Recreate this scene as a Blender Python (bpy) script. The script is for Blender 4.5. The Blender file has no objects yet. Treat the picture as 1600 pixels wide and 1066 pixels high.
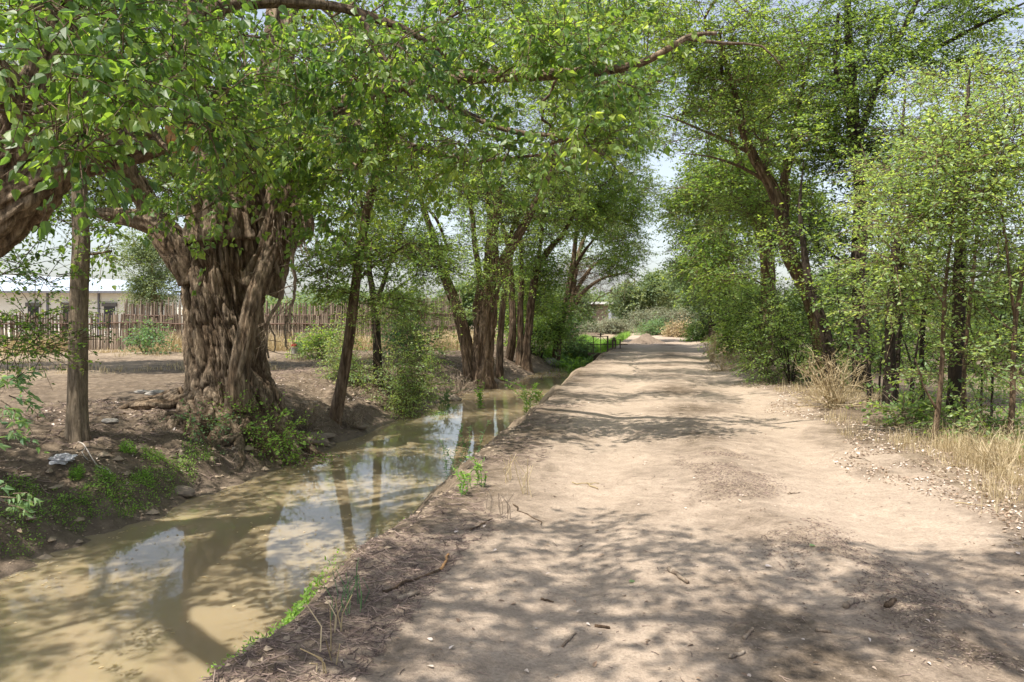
import bpy, math, random
import numpy as np
from mathutils import Vector

random.seed(7)
RNG = np.random.default_rng(11)
S = bpy.context.scene
COL = S.collection
R = math.radians

# ------------------------------------------------------------------ camera
F = 1244.0                       # focal length in pixels of the 1600 px wide photograph
CAMZ = 1.6
HZ = 490.0                       # picture row of the horizon
cam_d = bpy.data.cameras.new('camera')
cam = bpy.data.objects.new('camera', cam_d); COL.objects.link(cam)
cam.location = (0, 0, CAMZ); cam.rotation_euler = (R(90), 0, 0)
cam_d.sensor_width = 36; cam_d.lens = 36 * F / 1600
cam_d.shift_y = -(533 - HZ) / 1600
cam_d.clip_start = 0.05; cam_d.clip_end = 4000
S.camera = cam

# ------------------------------------------------------------------ sky, sun, exposure
SUN = Vector((-0.34, -0.36, 1.0)).normalized()
sun_el = math.asin(SUN.z); sun_az = math.atan2(SUN.x, SUN.y)
w = bpy.data.worlds.new('World'); S.world = w; w.use_nodes = True
nt = w.node_tree; nt.nodes.clear()
sky = nt.nodes.new('ShaderNodeTexSky'); sky.sky_type = 'NISHITA'; sky.sun_disc = False
sky.sun_elevation = sun_el; sky.sun_rotation = sun_az
sky.air_density = 1.0; sky.dust_density = 2.0; sky.ozone_density = 1.0
bg = nt.nodes.new('ShaderNodeBackground'); bg.inputs[1].default_value = 0.115
out = nt.nodes.new('ShaderNodeOutputWorld')
hs = nt.nodes.new('ShaderNodeHueSaturation'); hs.inputs['Saturation'].default_value = .55; hs.inputs['Value'].default_value = .94
nt.links.new(sky.outputs[0], hs.inputs['Color']); nt.links.new(hs.outputs[0], bg.inputs[0]); nt.links.new(bg.outputs[0], out.inputs[0])
sd = bpy.data.lights.new('sun', 'SUN'); sd.energy = 3.7; sd.angle = R(0.53); sd.color = (1.0, 0.94, 0.84)
so = bpy.data.objects.new('sun', sd); COL.objects.link(so)
so.rotation_euler = SUN.to_track_quat('Z', 'Y').to_euler()
S.view_settings.view_transform = 'Standard'; S.view_settings.look = 'None'
S.view_settings.gamma = 1.0; S.view_settings.use_curve_mapping = False
S.view_settings.exposure = 1.15
S.cycles.max_bounces = 8; S.cycles.diffuse_bounces = 4; S.cycles.transmission_bounces = 6
S.cycles.glossy_bounces = 3; S.cycles.transparent_max_bounces = 4
S.cycles.use_denoising = True
S.cycles.sample_clamp_indirect = 6.0

# ------------------------------------------------------------------ noise
def _h(ix, iy, iz, seed):
    n = (ix.astype(np.int64) * 374761393 + iy.astype(np.int64) * 668265263 + iz.astype(np.int64) * 2147483647 + seed * 1274126177) & 0xffffffff
    n = ((n ^ (n >> 13)) * 1274126177) & 0xffffffff
    n = (n ^ (n >> 16)) & 0xffffffff
    n = (n * 2246822519) & 0xffffffff
    return ((n ^ (n >> 15)) & 0xffffff) / float(0xffffff)

def vnoise(x, y, z=None, seed=0):
    x = np.asarray(x, float); y = np.asarray(y, float)
    z = np.zeros_like(x) if z is None else np.asarray(z, float)
    fx, fy, fz = np.floor(x), np.floor(y), np.floor(z)
    tx, ty, tz = x - fx, y - fy, z - fz
    tx = tx * tx * (3 - 2 * tx); ty = ty * ty * (3 - 2 * ty); tz = tz * tz * (3 - 2 * tz)
    r = 0
    for a in (0, 1):
        for b in (0, 1):
            for c in (0, 1):
                wgt = (tx if a else 1 - tx) * (ty if b else 1 - ty) * (tz if c else 1 - tz)
                r = r + wgt * _h(fx + a, fy + b, fz + c, seed)
    return r

def fbm(x, y, z=None, seed=0, o=4):
    r = 0; a = 0.5; s = 1.0
    zz = np.zeros_like(np.asarray(x, float)) if z is None else z
    for k in range(o):
        r = r + a * (vnoise(x * s, y * s, zz * s, seed + k * 17) - 0.5) * 2
        a *= 0.5; s *= 2.03
    return r

def sstep(a, b, x):
    t = np.clip((np.asarray(x, float) - a) / (b - a), 0, 1)
    return t * t * (3 - 2 * t)

# ------------------------------------------------------------------ terrain function
CY = [-80, 0, 3.45, 7.4, 14.2, 23.4, 34, 50, 80, 700]
CX = [-15.5, -1.85, -1.26, -.55, .57, 2.1, 4.2, 7.2, 12.8, 118]
def crown(y): return np.interp(y, CY, CX)
def wleft(y):
    return np.interp(y, [-80, 7.6, 13.8, 25.9, 36.6, 60], [-4.6, -4.35, -4.1, -3.85, -2.7, -2.7]) + 0.22 * fbm(np.asarray(y) * .45, np.asarray(y) * 0 + 3.3, seed=5, o=3)
WATER = -0.9

def height(x, y):
    x = np.asarray(x, float); y = np.asarray(y, float)
    u = x - crown(y)
    uu = u + 0.34 * fbm(x * 1.1, y * 1.1, seed=21, o=4) * sstep(1.0, -0.3, u)
    s = np.clip((-uu) / 1.38, 0, 1)
    zr = -1.35 * s ** 1.12
    v = wleft(y) - u
    vv = v + 0.25 * fbm(x * .9, y * .9, seed=31, o=3) * sstep(-.2, .6, v)
    zl = np.interp(vv, [-1.4, -.25, 0, .3, .45, .75, 1.2, 2.0, 3.0, 6], [-1.35, -1.06, -.9, -.78, -.62, -.46, -.25, -.05, .03, 0])
    z = np.where(u < 0, np.maximum(np.where(u < -.6 , np.maximum(zr, zl), zr), -1.35), 0.0)
    dd = 1 - sstep(37.5, 39.5, y) * .42 - sstep(56, 66, y) * .58
    z = z * dd
    zv = np.interp(u, [4.1, 4.8, 6.2, 7.6, 9.5], [0, .05, .02, -.32, -.42]) * (1 - sstep(45, 60, y))
    z = z + np.where(u > 4.1, zv, 0)
    # far sand bank rises gently behind the end of the ditch
    z = z + 0.25 * sstep(60, 80, y) * sstep(-14, -4, u) * sstep(18, 6, u) * sstep(200, 100, y)
    # road: wheel ruts, centre berm
    onr = sstep(0.0, .6, u) * sstep(4.8, 4.1, u) * sstep(80, 40, y)
    wob = .12 * fbm(y * .25, y * 0 + 1.7, seed=9, o=2)
    z = z - onr * .045 * (np.exp(-((u - 1.35 - wob) / .33) ** 2) + np.exp(-((u - 3.65 - wob) / .36) ** 2))
    bu = np.interp(y, [3, 4.9, 6.4, 9, 14], [3.7, 3.15, 2.72, 2.55, 2.5])
    bn = .5 + .9 * vnoise(x * 1.7, y * 1.7, seed=12)
    z = z + onr * .045 * bn * np.exp(-((u - bu) / .26) ** 2) * sstep(16, 7, y)
    fade = sstep(60, 20, np.abs(y)) 
    z = z + onr * fade * (.018 * fbm(x * 1.6, y * 1.6, seed=41, o=5) + .010 * fbm(x * 9, y * 9, seed=42, o=3) * sstep(16, 5, y))
    off = (1 - onr) * sstep(-.05, .15, np.abs(u) + 0 * u)
    bank = sstep(.6, -.4, u) * sstep(-1.1, -1.0, z)
    z = z + bank * fade * (.085 * fbm(x * 2.2, y * 2.2, seed=51, o=5) + .022 * fbm(x * 8, y * 8, seed=52, o=3))
    lb = sstep(-.3, .4, v) * sstep(5, 1.5, v)
    z = z + lb * fade * (.16 * fbm(x * 1.25, y * 1.25, seed=61, o=5) + .11 * (0.35 - np.abs(fbm(x * 2.6, y * 2.6, seed=62, o=4))))
    yard = sstep(2, 5, v)
    z = z + yard * .07 * fbm(x * .35, y * .35, seed=63, o=4)
    rf = sstep(4.3, 5.2, u)
    z = z + rf * (.05 * fbm(x * 1.2, y * 1.2, seed=64, o=4)) * sstep(120, 40, y)
    return z

def H1(x, y): return float(height(np.array([x]), np.array([y]))[0])

def Pp(px, py, d):
    return ((px - 800) / F * d, d, CAMZ - (py - HZ) / F * d)
def P(px, py, d, r):
    return Pp(px, py, d) + (r,)
def ground(px, py, z0=None):
    d = np.concatenate([np.arange(2, 20, .02), np.arange(20, 300, .1)])
    x = (px - 800) / F * d; z = CAMZ - (py - HZ) / F * d
    h = np.maximum(height(x, d), WATER - .02) if z0 is None else np.full_like(d, z0)
    i = int(np.argmax(z <= h))
    return float(x[i]), float(d[i]), float(h[i])

# ------------------------------------------------------------------ materials
MATS = {}
def new_mat(name):
    m = bpy.data.materials.new(name); m.use_nodes = True
    nt = m.node_tree; nt.nodes.clear()
    o = nt.nodes.new('ShaderNodeOutputMaterial')
    MATS[name] = m
    return m, nt, o
def N(nt, t, **kw):
    n = nt.nodes.new(t)
    for k, v in kw.items():
        if k.startswith('i_'):
            key = k[2:]
            n.inputs[int(key) if key.isdigit() else key].default_value = v
        else: setattr(n, k, v)
    return n
def ramp(nt, fac, stops):
    r = nt.nodes.new('ShaderNodeValToRGB')
    while len(r.color_ramp.elements) < len(stops): r.color_ramp.elements.new(0.5)
    for e, (p, c) in zip(r.color_ramp.elements, stops):
        e.position = p; e.color = (*c, 1)
    nt.links.new(fac, r.inputs[0]); return r.outputs[0]
def mixc(nt, fac, a, b, mode='MIX'):
    m = nt.nodes.new('ShaderNodeMix'); m.data_type = 'RGBA'; m.blend_type = mode
    for sock, v in ((m.inputs[0], fac), (m.inputs[6], a), (m.inputs[7], b)):
        if isinstance(v, bpy.types.NodeSocket): nt.links.new(v, sock)
        elif isinstance(v, tuple): sock.default_value = (*v, 1)
        else: sock.default_value = v
    return m.outputs[2]
def noise(nt, scale, detail=5, rough=.6, vec=None, dist=0):
    n = N(nt, 'ShaderNodeTexNoise', i_Scale=scale, i_Detail=detail, i_Roughness=rough, i_Distortion=dist)
    if vec is not None: nt.links.new(vec, n.inputs['Vector'])
    return n.outputs[0]
def bump(nt, h, strength, dist=.02, prev=None):
    b = N(nt, 'ShaderNodeBump', i_Strength=strength, i_Distance=dist)
    nt.links.new(h, b.inputs['Height'])
    if prev is not None: nt.links.new(prev, b.inputs['Normal'])
    return b.outputs[0]

def leaf_mat(name, stops, trans=.42, spec=.35, rough=.42, tcol=(1.25, 1.35, .55)):
    m, nt, o = new_mat(name)
    a = N(nt, 'ShaderNodeAttribute', attribute_name='rnd')
    c = ramp(nt, a.outputs['Fac'], [(q_, (r_ * 1.12 + .008, g_ * 1.10 + .008, b_ * 1.25 + .010)) for q_, (r_, g_, b_) in stops])
    p = N(nt, 'ShaderNodeBsdfPrincipled', i_Roughness=rough)
    p.inputs['Specular IOR Level'].default_value = spec
    nt.links.new(c, p.inputs['Base Color'])
    t = N(nt, 'ShaderNodeBsdfTranslucent')
    tc = mixc(nt, 1.0, c, (tcol[0] * 1.55, tcol[1] * 1.45, tcol[2] * 1.1), 'MULTIPLY')
    nt.links.new(tc, t.inputs[0])
    mx = N(nt, 'ShaderNodeMixShader', i_0=trans)
    nt.links.new(p.outputs[0], mx.inputs[1]); nt.links.new(t.outputs[0], mx.inputs[2])
    nt.links.new(mx.outputs[0], o.inputs[0])
    return m
L_COT = leaf_mat('cottonwood_leaf', [(0, (.040, .085, .030)), (.45, (.078, .142, .036)), (.85, (.14, .21, .045)), (1, (.21, .27, .08))], .5, .45, .42, (1.6, 1.75, .7))
L_COTB = leaf_mat('cottonwood_leaf_bright', [(0, (.05, .10, .034)), (.5, (.105, .18, .05)), (1, (.22, .29, .085))], .5, .4, .4, (1.8, 1.8, .7))
L_ELM = leaf_mat('elm_leaf', [(0, (.07, .13, .045)), (.5, (.12, .195, .062)), (1, (.21, .285, .095))], .47, .4, .42, (2.0, 1.95, .8))
L_ELMB = leaf_mat('elm_leaf_bright', [(0, (.10, .17, .075)), (.5, (.18, .265, .105)), (1, (.29, .37, .16))], .47, .45, .4, (1.8, 1.75, .8))
L_FAR = leaf_mat('far_leaf', [(0, (.09, .14, .07)), (.5, (.13, .19, .085)), (1, (.20, .26, .12))], .4, .3, .5, (1.4, 1.4, .8))
L_SAGE = leaf_mat('sage_leaf', [(0, (.13, .155, .09)), (.6, (.21, .24, .14)), (1, (.32, .33, .20))], .25, .2, .6, (1, 1, .8))
L_SAGEG = leaf_mat('grey_green_leaf', [(0, (.09, .14, .07)), (.5, (.15, .20, .10)), (1, (.23, .28, .15))], .4, .25, .5, (1.4, 1.4, .8))
L_TAM = leaf_mat('tamarisk_leaf', [(0, (.07, .14, .065)), (.5, (.12, .21, .09)), (1, (.19, .28, .12))], .4, .2, .5, (1.3, 1.4, .8))
L_GRASS = leaf_mat('green_grass', [(0, (.09, .17, .03)), (.5, (.16, .29, .05)), (1, (.26, .40, .09))], .45, .2, .5, (1.3, 1.4, .7))
L_STRAW = leaf_mat('straw', [(0, (.24, .19, .09)), (.5, (.38, .31, .16)), (1, (.55, .48, .29))], .25, .2, .6, (1, .95, .8))
L_DEAD = leaf_mat('dead_leaf', [(0, (.11, .075, .045)), (.3, (.24, .17, .10)), (.6, (.38, .30, .20)), (1, (.56, .50, .40))], .1, .3, .6, (1, .9, .7))
L_DARKLIT = leaf_mat('dark_litter', [(0, (.06, .042, .03)), (.5, (.14, .10, .07)), (1, (.30, .23, .16))], .05, .2, .7, (1, .9, .7))
L_RED = leaf_mat('red_petal', [(0, (.45, .03, .05)), (1, (.65, .12, .12))], .3, .3, .5, (1, 1, 1))

def bark_mat(name, dark, mid, light, vs=9, bs=.8, ridge=False):
    m, nt, o = new_mat(name)
    tc = N(nt, 'ShaderNodeTexCoord')
    mp = N(nt, 'ShaderNodeMapping'); mp.inputs['Scale'].default_value = (1, 1, .16)
    nt.links.new(tc.outputs['Object'], mp.inputs[0])
    n1 = noise(nt, vs, 8, .65, mp.outputs[0], .6)
    n2 = noise(nt, vs * 4.5, 6, .65, mp.outputs[0], .4)
    n3 = noise(nt, 1.3, 4, .6, tc.outputs['Object'])
    c = ramp(nt, n1, [(.33, dark), (.5, mid), (.68, light)])
    c2 = ramp(nt, n2, [(.3, (.55, .55, .55)), (.7, (1.25, 1.2, 1.15))])
    c = mixc(nt, .8, c, c2, 'MULTIPLY')
    c3 = ramp(nt, n3, [(.35, (.75, .72, .70)), (.65, (1.2, 1.12, 1.0))])
    c = mixc(nt, .7, c, c3, 'MULTIPLY')
    if ridge:     # lighter on the ridge crests, darker and browner in the furrows
        at = N(nt, 'ShaderNodeAttribute', attribute_name='rnd')
        c = mixc(nt, .75, c, ramp(nt, at.outputs['Fac'], [(.3, (.62, .52, .44)), (.75, (1.3, 1.25, 1.2))]), 'MULTIPLY')
    p = N(nt, 'ShaderNodeBsdfPrincipled', i_Roughness=.88)
    p.inputs['Specular IOR Level'].default_value = .2
    nt.links.new(c, p.inputs['Base Color'])
    b = bump(nt, n1, bs, .05); b = bump(nt, n2, bs * .7, .02, b)
    nt.links.new(b, p.inputs['Normal']); nt.links.new(p.outputs[0], o.inputs[0])
    return m
B_COT = bark_mat('cottonwood_bark', (.055, .044, .034), (.19, .155, .118), (.38, .325, .26), 17, 1.0, True)
B_BROWN = bark_mat('brown_bark', (.07, .053, .04), (.17, .13, .095), (.31, .25, .19), 18, 1, True)
B_RED = bark_mat('reddish_bark', (.05, .039, .030), (.145, .112, .084), (.28, .22, .17), 18, 1, True)
B_GREY = bark_mat('grey_bark', (.12, .095, .07), (.24, .20, .15), (.38, .32, .25), 26, .9)
B_DARK = bark_mat('dark_bark', (.022, .018, .015), (.05, .04, .033), (.10, .08, .065), 12, .8)
B_DEAD = bark_mat('dead_wood', (.16, .12, .09), (.30, .25, .20), (.46, .40, .33), 18, .5)

def plain(name, col, rough=.7, metal=0, ns=None, amt=.25, bs=0, spec=.3):
    m, nt, o = new_mat(name)
    p = N(nt, 'ShaderNodeBsdfPrincipled', i_Roughness=rough, i_Metallic=metal)
    p.inputs['Specular IOR Level'].default_value = spec
    tc = N(nt, 'ShaderNodeTexCoord')
    n = noise(nt, ns or 6, 6, .65, tc.outputs['Object'])
    c = ramp(nt, n, [(.25, tuple(v * (1 - amt) for v in col)), (.75, tuple(min(1, v * (1 + amt)) for v in col))])
    nt.links.new(c, p.inputs['Base Color'])
    if bs: nt.links.new(bump(nt, n, bs, .01), p.inputs['Normal'])
    nt.links.new(p.outputs[0], o.inputs[0])
    return m
M_STUCCO = plain('cream_stucco', (.80, .77, .67), .9, ns=2, amt=.06)
M_ROOF = plain('pale_metal_roof', (.40, .46, .55), .45, ns=1, amt=.08)
M_ROOFB = plain('blue_grey_roof', (.25, .30, .38), .5, ns=1, amt=.1)
M_PIPE = plain('grey_pipe', (.16, .16, .18), .5)
M_LINTEL = plain('grey_lintel', (.14, .13, .12), .8)
M_GLASS = plain('dark_window', (.03, .03, .035), .15, amt=.1, spec=.5)
M_SILL = plain('pale_sill', (.62, .60, .55), .8)
M_RUST = plain('rusty_rail', (.13, .08, .06), .8, ns=20, amt=.4)
M_STEEL = plain('brown_rusty_steel', (.10, .07, .05), .7, ns=15, amt=.4)
M_ROCK = plain('brown_rock', (.25, .20, .155), .9, ns=5, amt=.35, bs=.6)
M_PALEROCK = plain('pale_rock', (.30, .275, .245), .9, ns=5, amt=.2, bs=.5)
M_BAG = plain('white_plastic', (.58, .57, .58), .45, ns=9, amt=.2, spec=.5)
M_CORD = plain('pale_cord', (.42, .38, .34), .7)
M_WHITE = plain('white_wall', (.72, .72, .70), .8, amt=.05)
M_TARP = plain('grey_panel', (.36, .38, .42), .6, ns=1, amt=.1)
M_ORANGE = plain('orange_paint', (.70, .20, .05), .5, amt=.1)
M_CUT = plain('cut_wood', (.45, .25, .11), .8, ns=18, amt=.5, bs=.5)
M_MOUND = plain('brown_soil', (.30, .235, .17), .95, ns=3, amt=.25, bs=.6)

# picket wood, colour varies per picket
m, nt, o = new_mat('weathered_picket'); M_PICK = m
a = N(nt, 'ShaderNodeAttribute', attribute_name='rnd')
c = ramp(nt, a.outputs['Fac'], [(0, (.07, .05, .037)), (.35, (.15, .115, .085)), (.7, (.27, .215, .165)), (1, (.42, .355, .285))])
tc = N(nt, 'ShaderNodeTexCoord'); mp = N(nt, 'ShaderNodeMapping'); mp.inputs['Scale'].default_value = (12, 12, 1)
nt.links.new(tc.outputs['Object'], mp.inputs[0])
n = noise(nt, 1.5, 6, .7, mp.outputs[0])
c = mixc(nt, .7, c, ramp(nt, n, [(.3, (.6, .55, .5)), (.7, (1.3, 1.25, 1.2))]), 'MULTIPLY')
p = N(nt, 'ShaderNodeBsdfPrincipled', i_Roughness=.9); nt.links.new(c, p.inputs['Base Color']); nt.links.new(p.outputs[0], o.inputs[0])

# soil: masks r = bare sand, g = organic litter plus some painted shade, b = wet mud
def soil_mat(name, sand):
    m, nt, o = new_mat(name)
    at = N(nt, 'ShaderNodeAttribute', attribute_name='mask')
    sep = N(nt, 'ShaderNodeSeparateColor'); nt.links.new(at.outputs['Color'], sep.inputs[0])
    tc = N(nt, 'ShaderNodeTexCoord'); ob = tc.outputs['Object']
    n1 = noise(nt, .8, 6, .6, ob); n2 = noise(nt, 7, 7, .7, ob); n3 = noise(nt, 45, 5, .7, ob)
    n4 = noise(nt, 2.6, 8, .72, ob, .8)
    base = ramp(nt, n1, [(.35, tuple(v * .90 for v in sand)), (.65, tuple(v * 1.08 for v in sand))])
    base = mixc(nt, .55, base, ramp(nt, n2, [(.3, (.66, .63, .60)), (.7, (1.2, 1.19, 1.18))]), 'MULTIPLY')
    base = mixc(nt, .6, base, ramp(nt, n3, [(.32, (.62, .60, .58)), (.62, (1.15, 1.15, 1.15))]), 'MULTIPLY')
    vo = N(nt, 'ShaderNodeTexVoronoi', i_Scale=38.0); nt.links.new(ob, vo.inputs['Vector'])
    spk = ramp(nt, vo.outputs['Distance'], [(.10, (.45, .42, .40)), (.22, (1, 1, 1))])
    spm = ramp(nt, n2, [(.52, (0, 0, 0)), (.62, (.7, .7, .7))])
    base = mixc(nt, spm, base, mixc(nt, 1.0, base, spk, 'MULTIPLY'))
    lit = ramp(nt, n2, [(.25, (.055, .041, .030)), (.5, (.125, .095, .068)), (.75, (.25, .195, .145))])
    lit = mixc(nt, .6, lit, ramp(nt, n3, [(.3, (.5, .48, .46)), (.7, (1.5, 1.45, 1.4))]), 'MULTIPLY')
    add = N(nt, 'ShaderNodeMath', operation='ADD'); nt.links.new(sep.outputs[1], add.inputs[0])
    sb = N(nt, 'ShaderNodeMath', operation='MULTIPLY_ADD'); nt.links.new(n4, sb.inputs[0]); sb.inputs[1].default_value = 2.4; sb.inputs[2].default_value = -1.2
    nt.links.new(sb.outputs[0], add.inputs[1]); add.use_clamp = True
    fac = N(nt, 'ShaderNodeMath', operation='MULTIPLY'); fac.use_clamp = True
    mn = N(nt, 'ShaderNodeMath', operation='MULTIPLY'); mn.use_clamp = True
    nt.links.new(sep.outputs[1], mn.inputs[0]); mn.inputs[1].default_value = 4
    nt.links.new(add.outputs[0], fac.inputs[0]); nt.links.new(mn.outputs[0], fac.inputs[1])
    c = mixc(nt, fac.outputs[0], base, lit)
    mud = ramp(nt, n2, [(.3, (.10, .075, .055)), (.7, (.21, .16, .12))])
    c = mixc(nt, sep.outputs[2], c, mud)
    p = N(nt, 'ShaderNodeBsdfPrincipled')
    rr = N(nt, 'ShaderNodeMapRange'); nt.links.new(sep.outputs[2], rr.inputs[0])
    rr.inputs[3].default_value = .95; rr.inputs[4].default_value = .6; nt.links.new(rr.outputs[0], p.inputs['Roughness'])
    p.inputs['Specular IOR Level'].default_value = .25
    nt.links.new(c, p.inputs['Base Color'])
    b = bump(nt, n2, .7, .05); b = bump(nt, n3, .8, .016, b)
    nt.links.new(b, p.inputs['Normal']); nt.links.new(p.outputs[0], o.inputs[0])
    return m
M_ROAD = soil_mat('packed_sand', (.405, .325, .255))
M_SOIL = soil_mat('loose_soil', (.33, .262, .19))

m, nt, o = new_mat('muddy_water'); M_WATER = m
tc = N(nt, 'ShaderNodeTexCoord'); ob = tc.outputs['Object']
n1 = noise(nt, .35, 4, .55, ob, .5)
c = ramp(nt, n1, [(.3, (.25, .197, .118)), (.7, (.315, .252, .16))])
p = N(nt, 'ShaderNodeBsdfPrincipled', i_Roughness=.04, i_IOR=1.33)
nt.links.new(c, p.inputs['Base Color'])
p.subsurface_method = 'RANDOM_WALK'
p.inputs['Subsurface Weight'].default_value = .7; p.inputs['Subsurface Radius'].default_value = (1, .8, .5); p.inputs['Subsurface Scale'].default_value = .3
mp = N(nt, 'ShaderNodeMapping'); mp.inputs['Scale'].default_value = (1, .55, 1); nt.links.new(ob, mp.inputs[0])
b = bump(nt, noise(nt, 1.6, 3, .5, mp.outputs[0], .3), .10, .05)
b = bump(nt, noise(nt, 9, 2, .5, mp.outputs[0]), .04, .01, b)
nt.links.new(b, p.inputs['Normal']); nt.links.new(p.outputs[0], o.inputs[0])

# ------------------------------------------------------------------ mesh helpers
class MB:
    def __init__(s): s.v = []; s.f = []; s.n = 0; s.r = []; s.mi = []
    def add(s, v, faces, rnd=None, mi=0):
        v = np.asarray(v, float).reshape(-1, 3)
        if not isinstance(faces, list): faces = [faces]
        for f in faces:
            f = np.asarray(f, np.int64)
            if len(f): s.f.append(f + s.n); s.mi.append(np.full(len(f), mi))
        s.v.append(v); s.n += len(v)
        s.r.append(np.full(len(v), .5) if rnd is None else np.broadcast_to(np.asarray(rnd, float), (len(v),)))
    def box(s, c, sz, rz=0, rnd=None, tilt=None):
        x, y, z = [q / 2 for q in sz]
        v = np.array([(a * x, b * y, d * z) for d in (-1, 1) for a, b in ((-1, -1), (1, -1), (1, 1), (-1, 1))], float)
        if tilt: 
            v[:, 0] += tilt[0] * v[:, 2]; v[:, 1] += tilt[1] * v[:, 2]
        ca, sa = math.cos(rz), math.sin(rz)
        v = np.stack([v[:, 0] * ca - v[:, 1] * sa, v[:, 0] * sa + v[:, 1] * ca, v[:, 2]], 1) + np.array(c)
        s.add(v, np.array([(0, 3, 2, 1), (4, 5, 6, 7), (0, 1, 5, 4), (1, 2, 6, 5), (2, 3, 7, 6), (3, 0, 4, 7)]), rnd)
    def tube(s, pts, rad, sides=6, rnd=None, cap=True):
        pts = np.asarray(pts, float); n = len(pts)
        rad = np.broadcast_to(np.asarray(rad, float), (n,))
        t = np.gradient(pts, axis=0); t /= np.maximum(np.linalg.norm(t, axis=1, keepdims=True), 1e-9)
        m = np.abs(t.mean(0)); ref = np.zeros(3); ref[int(np.argmin(m))] = 1
        a = np.cross(t, ref); a /= np.maximum(np.linalg.norm(a, axis=1, keepdims=True), 1e-9)
        b = np.cross(t, a)
        th = np.arange(sides) * 2 * np.pi / sides
        v = pts[:, None] + rad[:, None, None] * (np.cos(th)[None, :, None] * a[:, None] + np.sin(th)[None, :, None] * b[:, None])
        i = np.arange(n - 1)[:, None] * sides; j = np.arange(sides)[None]; k = (j + 1) % sides
        q = np.stack([i + j, i + k, i + k + sides, i + j + sides], -1).reshape(-1, 4)
        fs = [q]
        if cap: fs += [np.arange(sides)[None, ::-1], (np.arange(sides) + (n - 1) * sides)[None]]
        s.add(v.reshape(-1, 3), fs, rnd)
    def build(s, name, mats, parent=None, origin=(0, 0, 0), smooth=False):
        me = bpy.data.meshes.new(name)
        if s.n:
            v = np.concatenate(s.v) - np.array(origin)
            me.vertices.add(len(v)); me.vertices.foreach_set('co', v.astype(np.float32).ravel())
            ks = np.concatenate([np.full(len(f), f.shape[1]) for f in s.f])
            li = np.concatenate([f.ravel() for f in s.f])
            me.loops.add(len(li)); me.loops.foreach_set('vertex_index', li.astype(np.int32))
            me.polygons.add(len(ks))
            st = np.concatenate([[0], np.cumsum(ks)[:-1]])
            me.polygons.foreach_set('loop_start', st.astype(np.int32))
            mi = np.concatenate(s.mi).astype(np.int32)
            me.polygons.foreach_set('material_index', mi)
            me.polygons.foreach_set('use_smooth', np.full(len(ks), smooth))
            at = me.attributes.new('rnd', 'FLOAT', 'POINT')
            at.data.foreach_set('value', np.concatenate(s.r).astype(np.float32))
            me.update(calc_edges=True)
        for m in (mats if isinstance(mats, (list, tuple)) else [mats]): me.materials.append(m)
        ob = bpy.data.objects.new(name, me); COL.objects.link(ob)
        if parent is not None: ob.parent = parent
        return ob

def tag(o, label=None, cat=None, group=None, kind=None):
    if label: o['label'] = label
    if cat: o['category'] = cat
    if group: o['group'] = group
    if kind: o['kind'] = kind
    return o
def empty(name, loc, label, cat, group=None):
    o = bpy.data.objects.new(name, None); COL.objects.link(o); o.location = loc
    o.empty_display_size = .2
    return tag(o, label, cat, group)
def copy_tree(o, parent=None):
    c = o.copy(); COL.objects.link(c)
    if parent is not None: c.parent = parent
    for ch in [x for x in bpy.data.objects if x.parent == o]: copy_tree(ch, c)
    return c
def unit(a): return a / np.maximum(np.linalg.norm(a, axis=-1, keepdims=True), 1e-9)

# leaves: arrays of base points, axis, normal
def add_leaves(mb, base, axis, nrm, ln, wd, rnd, near=False, mi=0):
    n = len(base)
    axis = unit(axis); side = unit(np.cross(axis, nrm)); nrm = np.cross(side, axis)
    ln = np.broadcast_to(ln, (n,))[:, None]; wd = np.broadcast_to(wd, (n,))[:, None]
    if near:
        def q(t, w_, u_, dr): return base + axis * ln * t + side * wd * w_ + nrm * (wd * u_ - ln * dr)
        pts = [base, q(.06, .30, .08, 0), q(.28, .5, .14, .0), q(.6, .33, .09, .04), q(1, 0, 0, .16), q(.6, -.33, .09, .04), q(.28, -.5, .14, 0), q(.06, -.30, .08, 0)]
        v = np.stack(pts, 1).reshape(-1, 3)
        f = (np.arange(n)[:, None, None] * 8 + np.array([[0, 1, 2], [0, 2, 3], [0, 3, 4], [0, 4, 5], [0, 5, 6], [0, 6, 7]])[None]).reshape(-1, 3)
        k = 8
    else:
        pts = [base, base + axis * ln * .42 + side * wd * .5 + nrm * wd * .12, base + axis * ln, base + axis * ln * .42 - side * wd * .5 + nrm * wd * .12]
        v = np.stack(pts, 1).reshape(-1, 3)
        f = (np.arange(n)[:, None, None] * 4 + np.array([[0, 1, 2], [0, 2, 3]])[None]).reshape(-1, 3)
        k = 4
    mb.add(v, f, np.repeat(rnd, k), mi)

SIDE = [1.0]
GD = 1.35     # clumps per unit of crown
KINDS = {  # K twigs, n leaves per twig, twig length, leaf length, leaf width, hang, droop, near-shape
    'cotN': dict(K=6, n=9, L=.42, ll=.086, lw=.062, hang=.9, droop=.25, near=True),
    'cotM': dict(K=6, n=10, L=.50, ll=.09, lw=.07, hang=.8, droop=.25, near=True),
    'elmN': dict(flat=.45, K=7, n=16, L=.50, ll=.055, lw=.028, hang=.15, droop=.15, near=False),
    'elmM': dict(flat=.45, K=8, n=13, L=.60, ll=.075, lw=.042, hang=.2, droop=.2, near=False),
    'elmF': dict(flat=.45, K=8, n=12, L=.85, ll=.115, lw=.065, hang=.25, droop=.3, near=False),
    'spray': dict(K=3, n=14, L=.20, ll=.055, lw=.024, hang=.6, droop=.6, near=True),
    'farF': dict(K=8, n=12, L=1.2, ll=.26, lw=.15, hang=.2, droop=.3, near=False),
}
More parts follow.
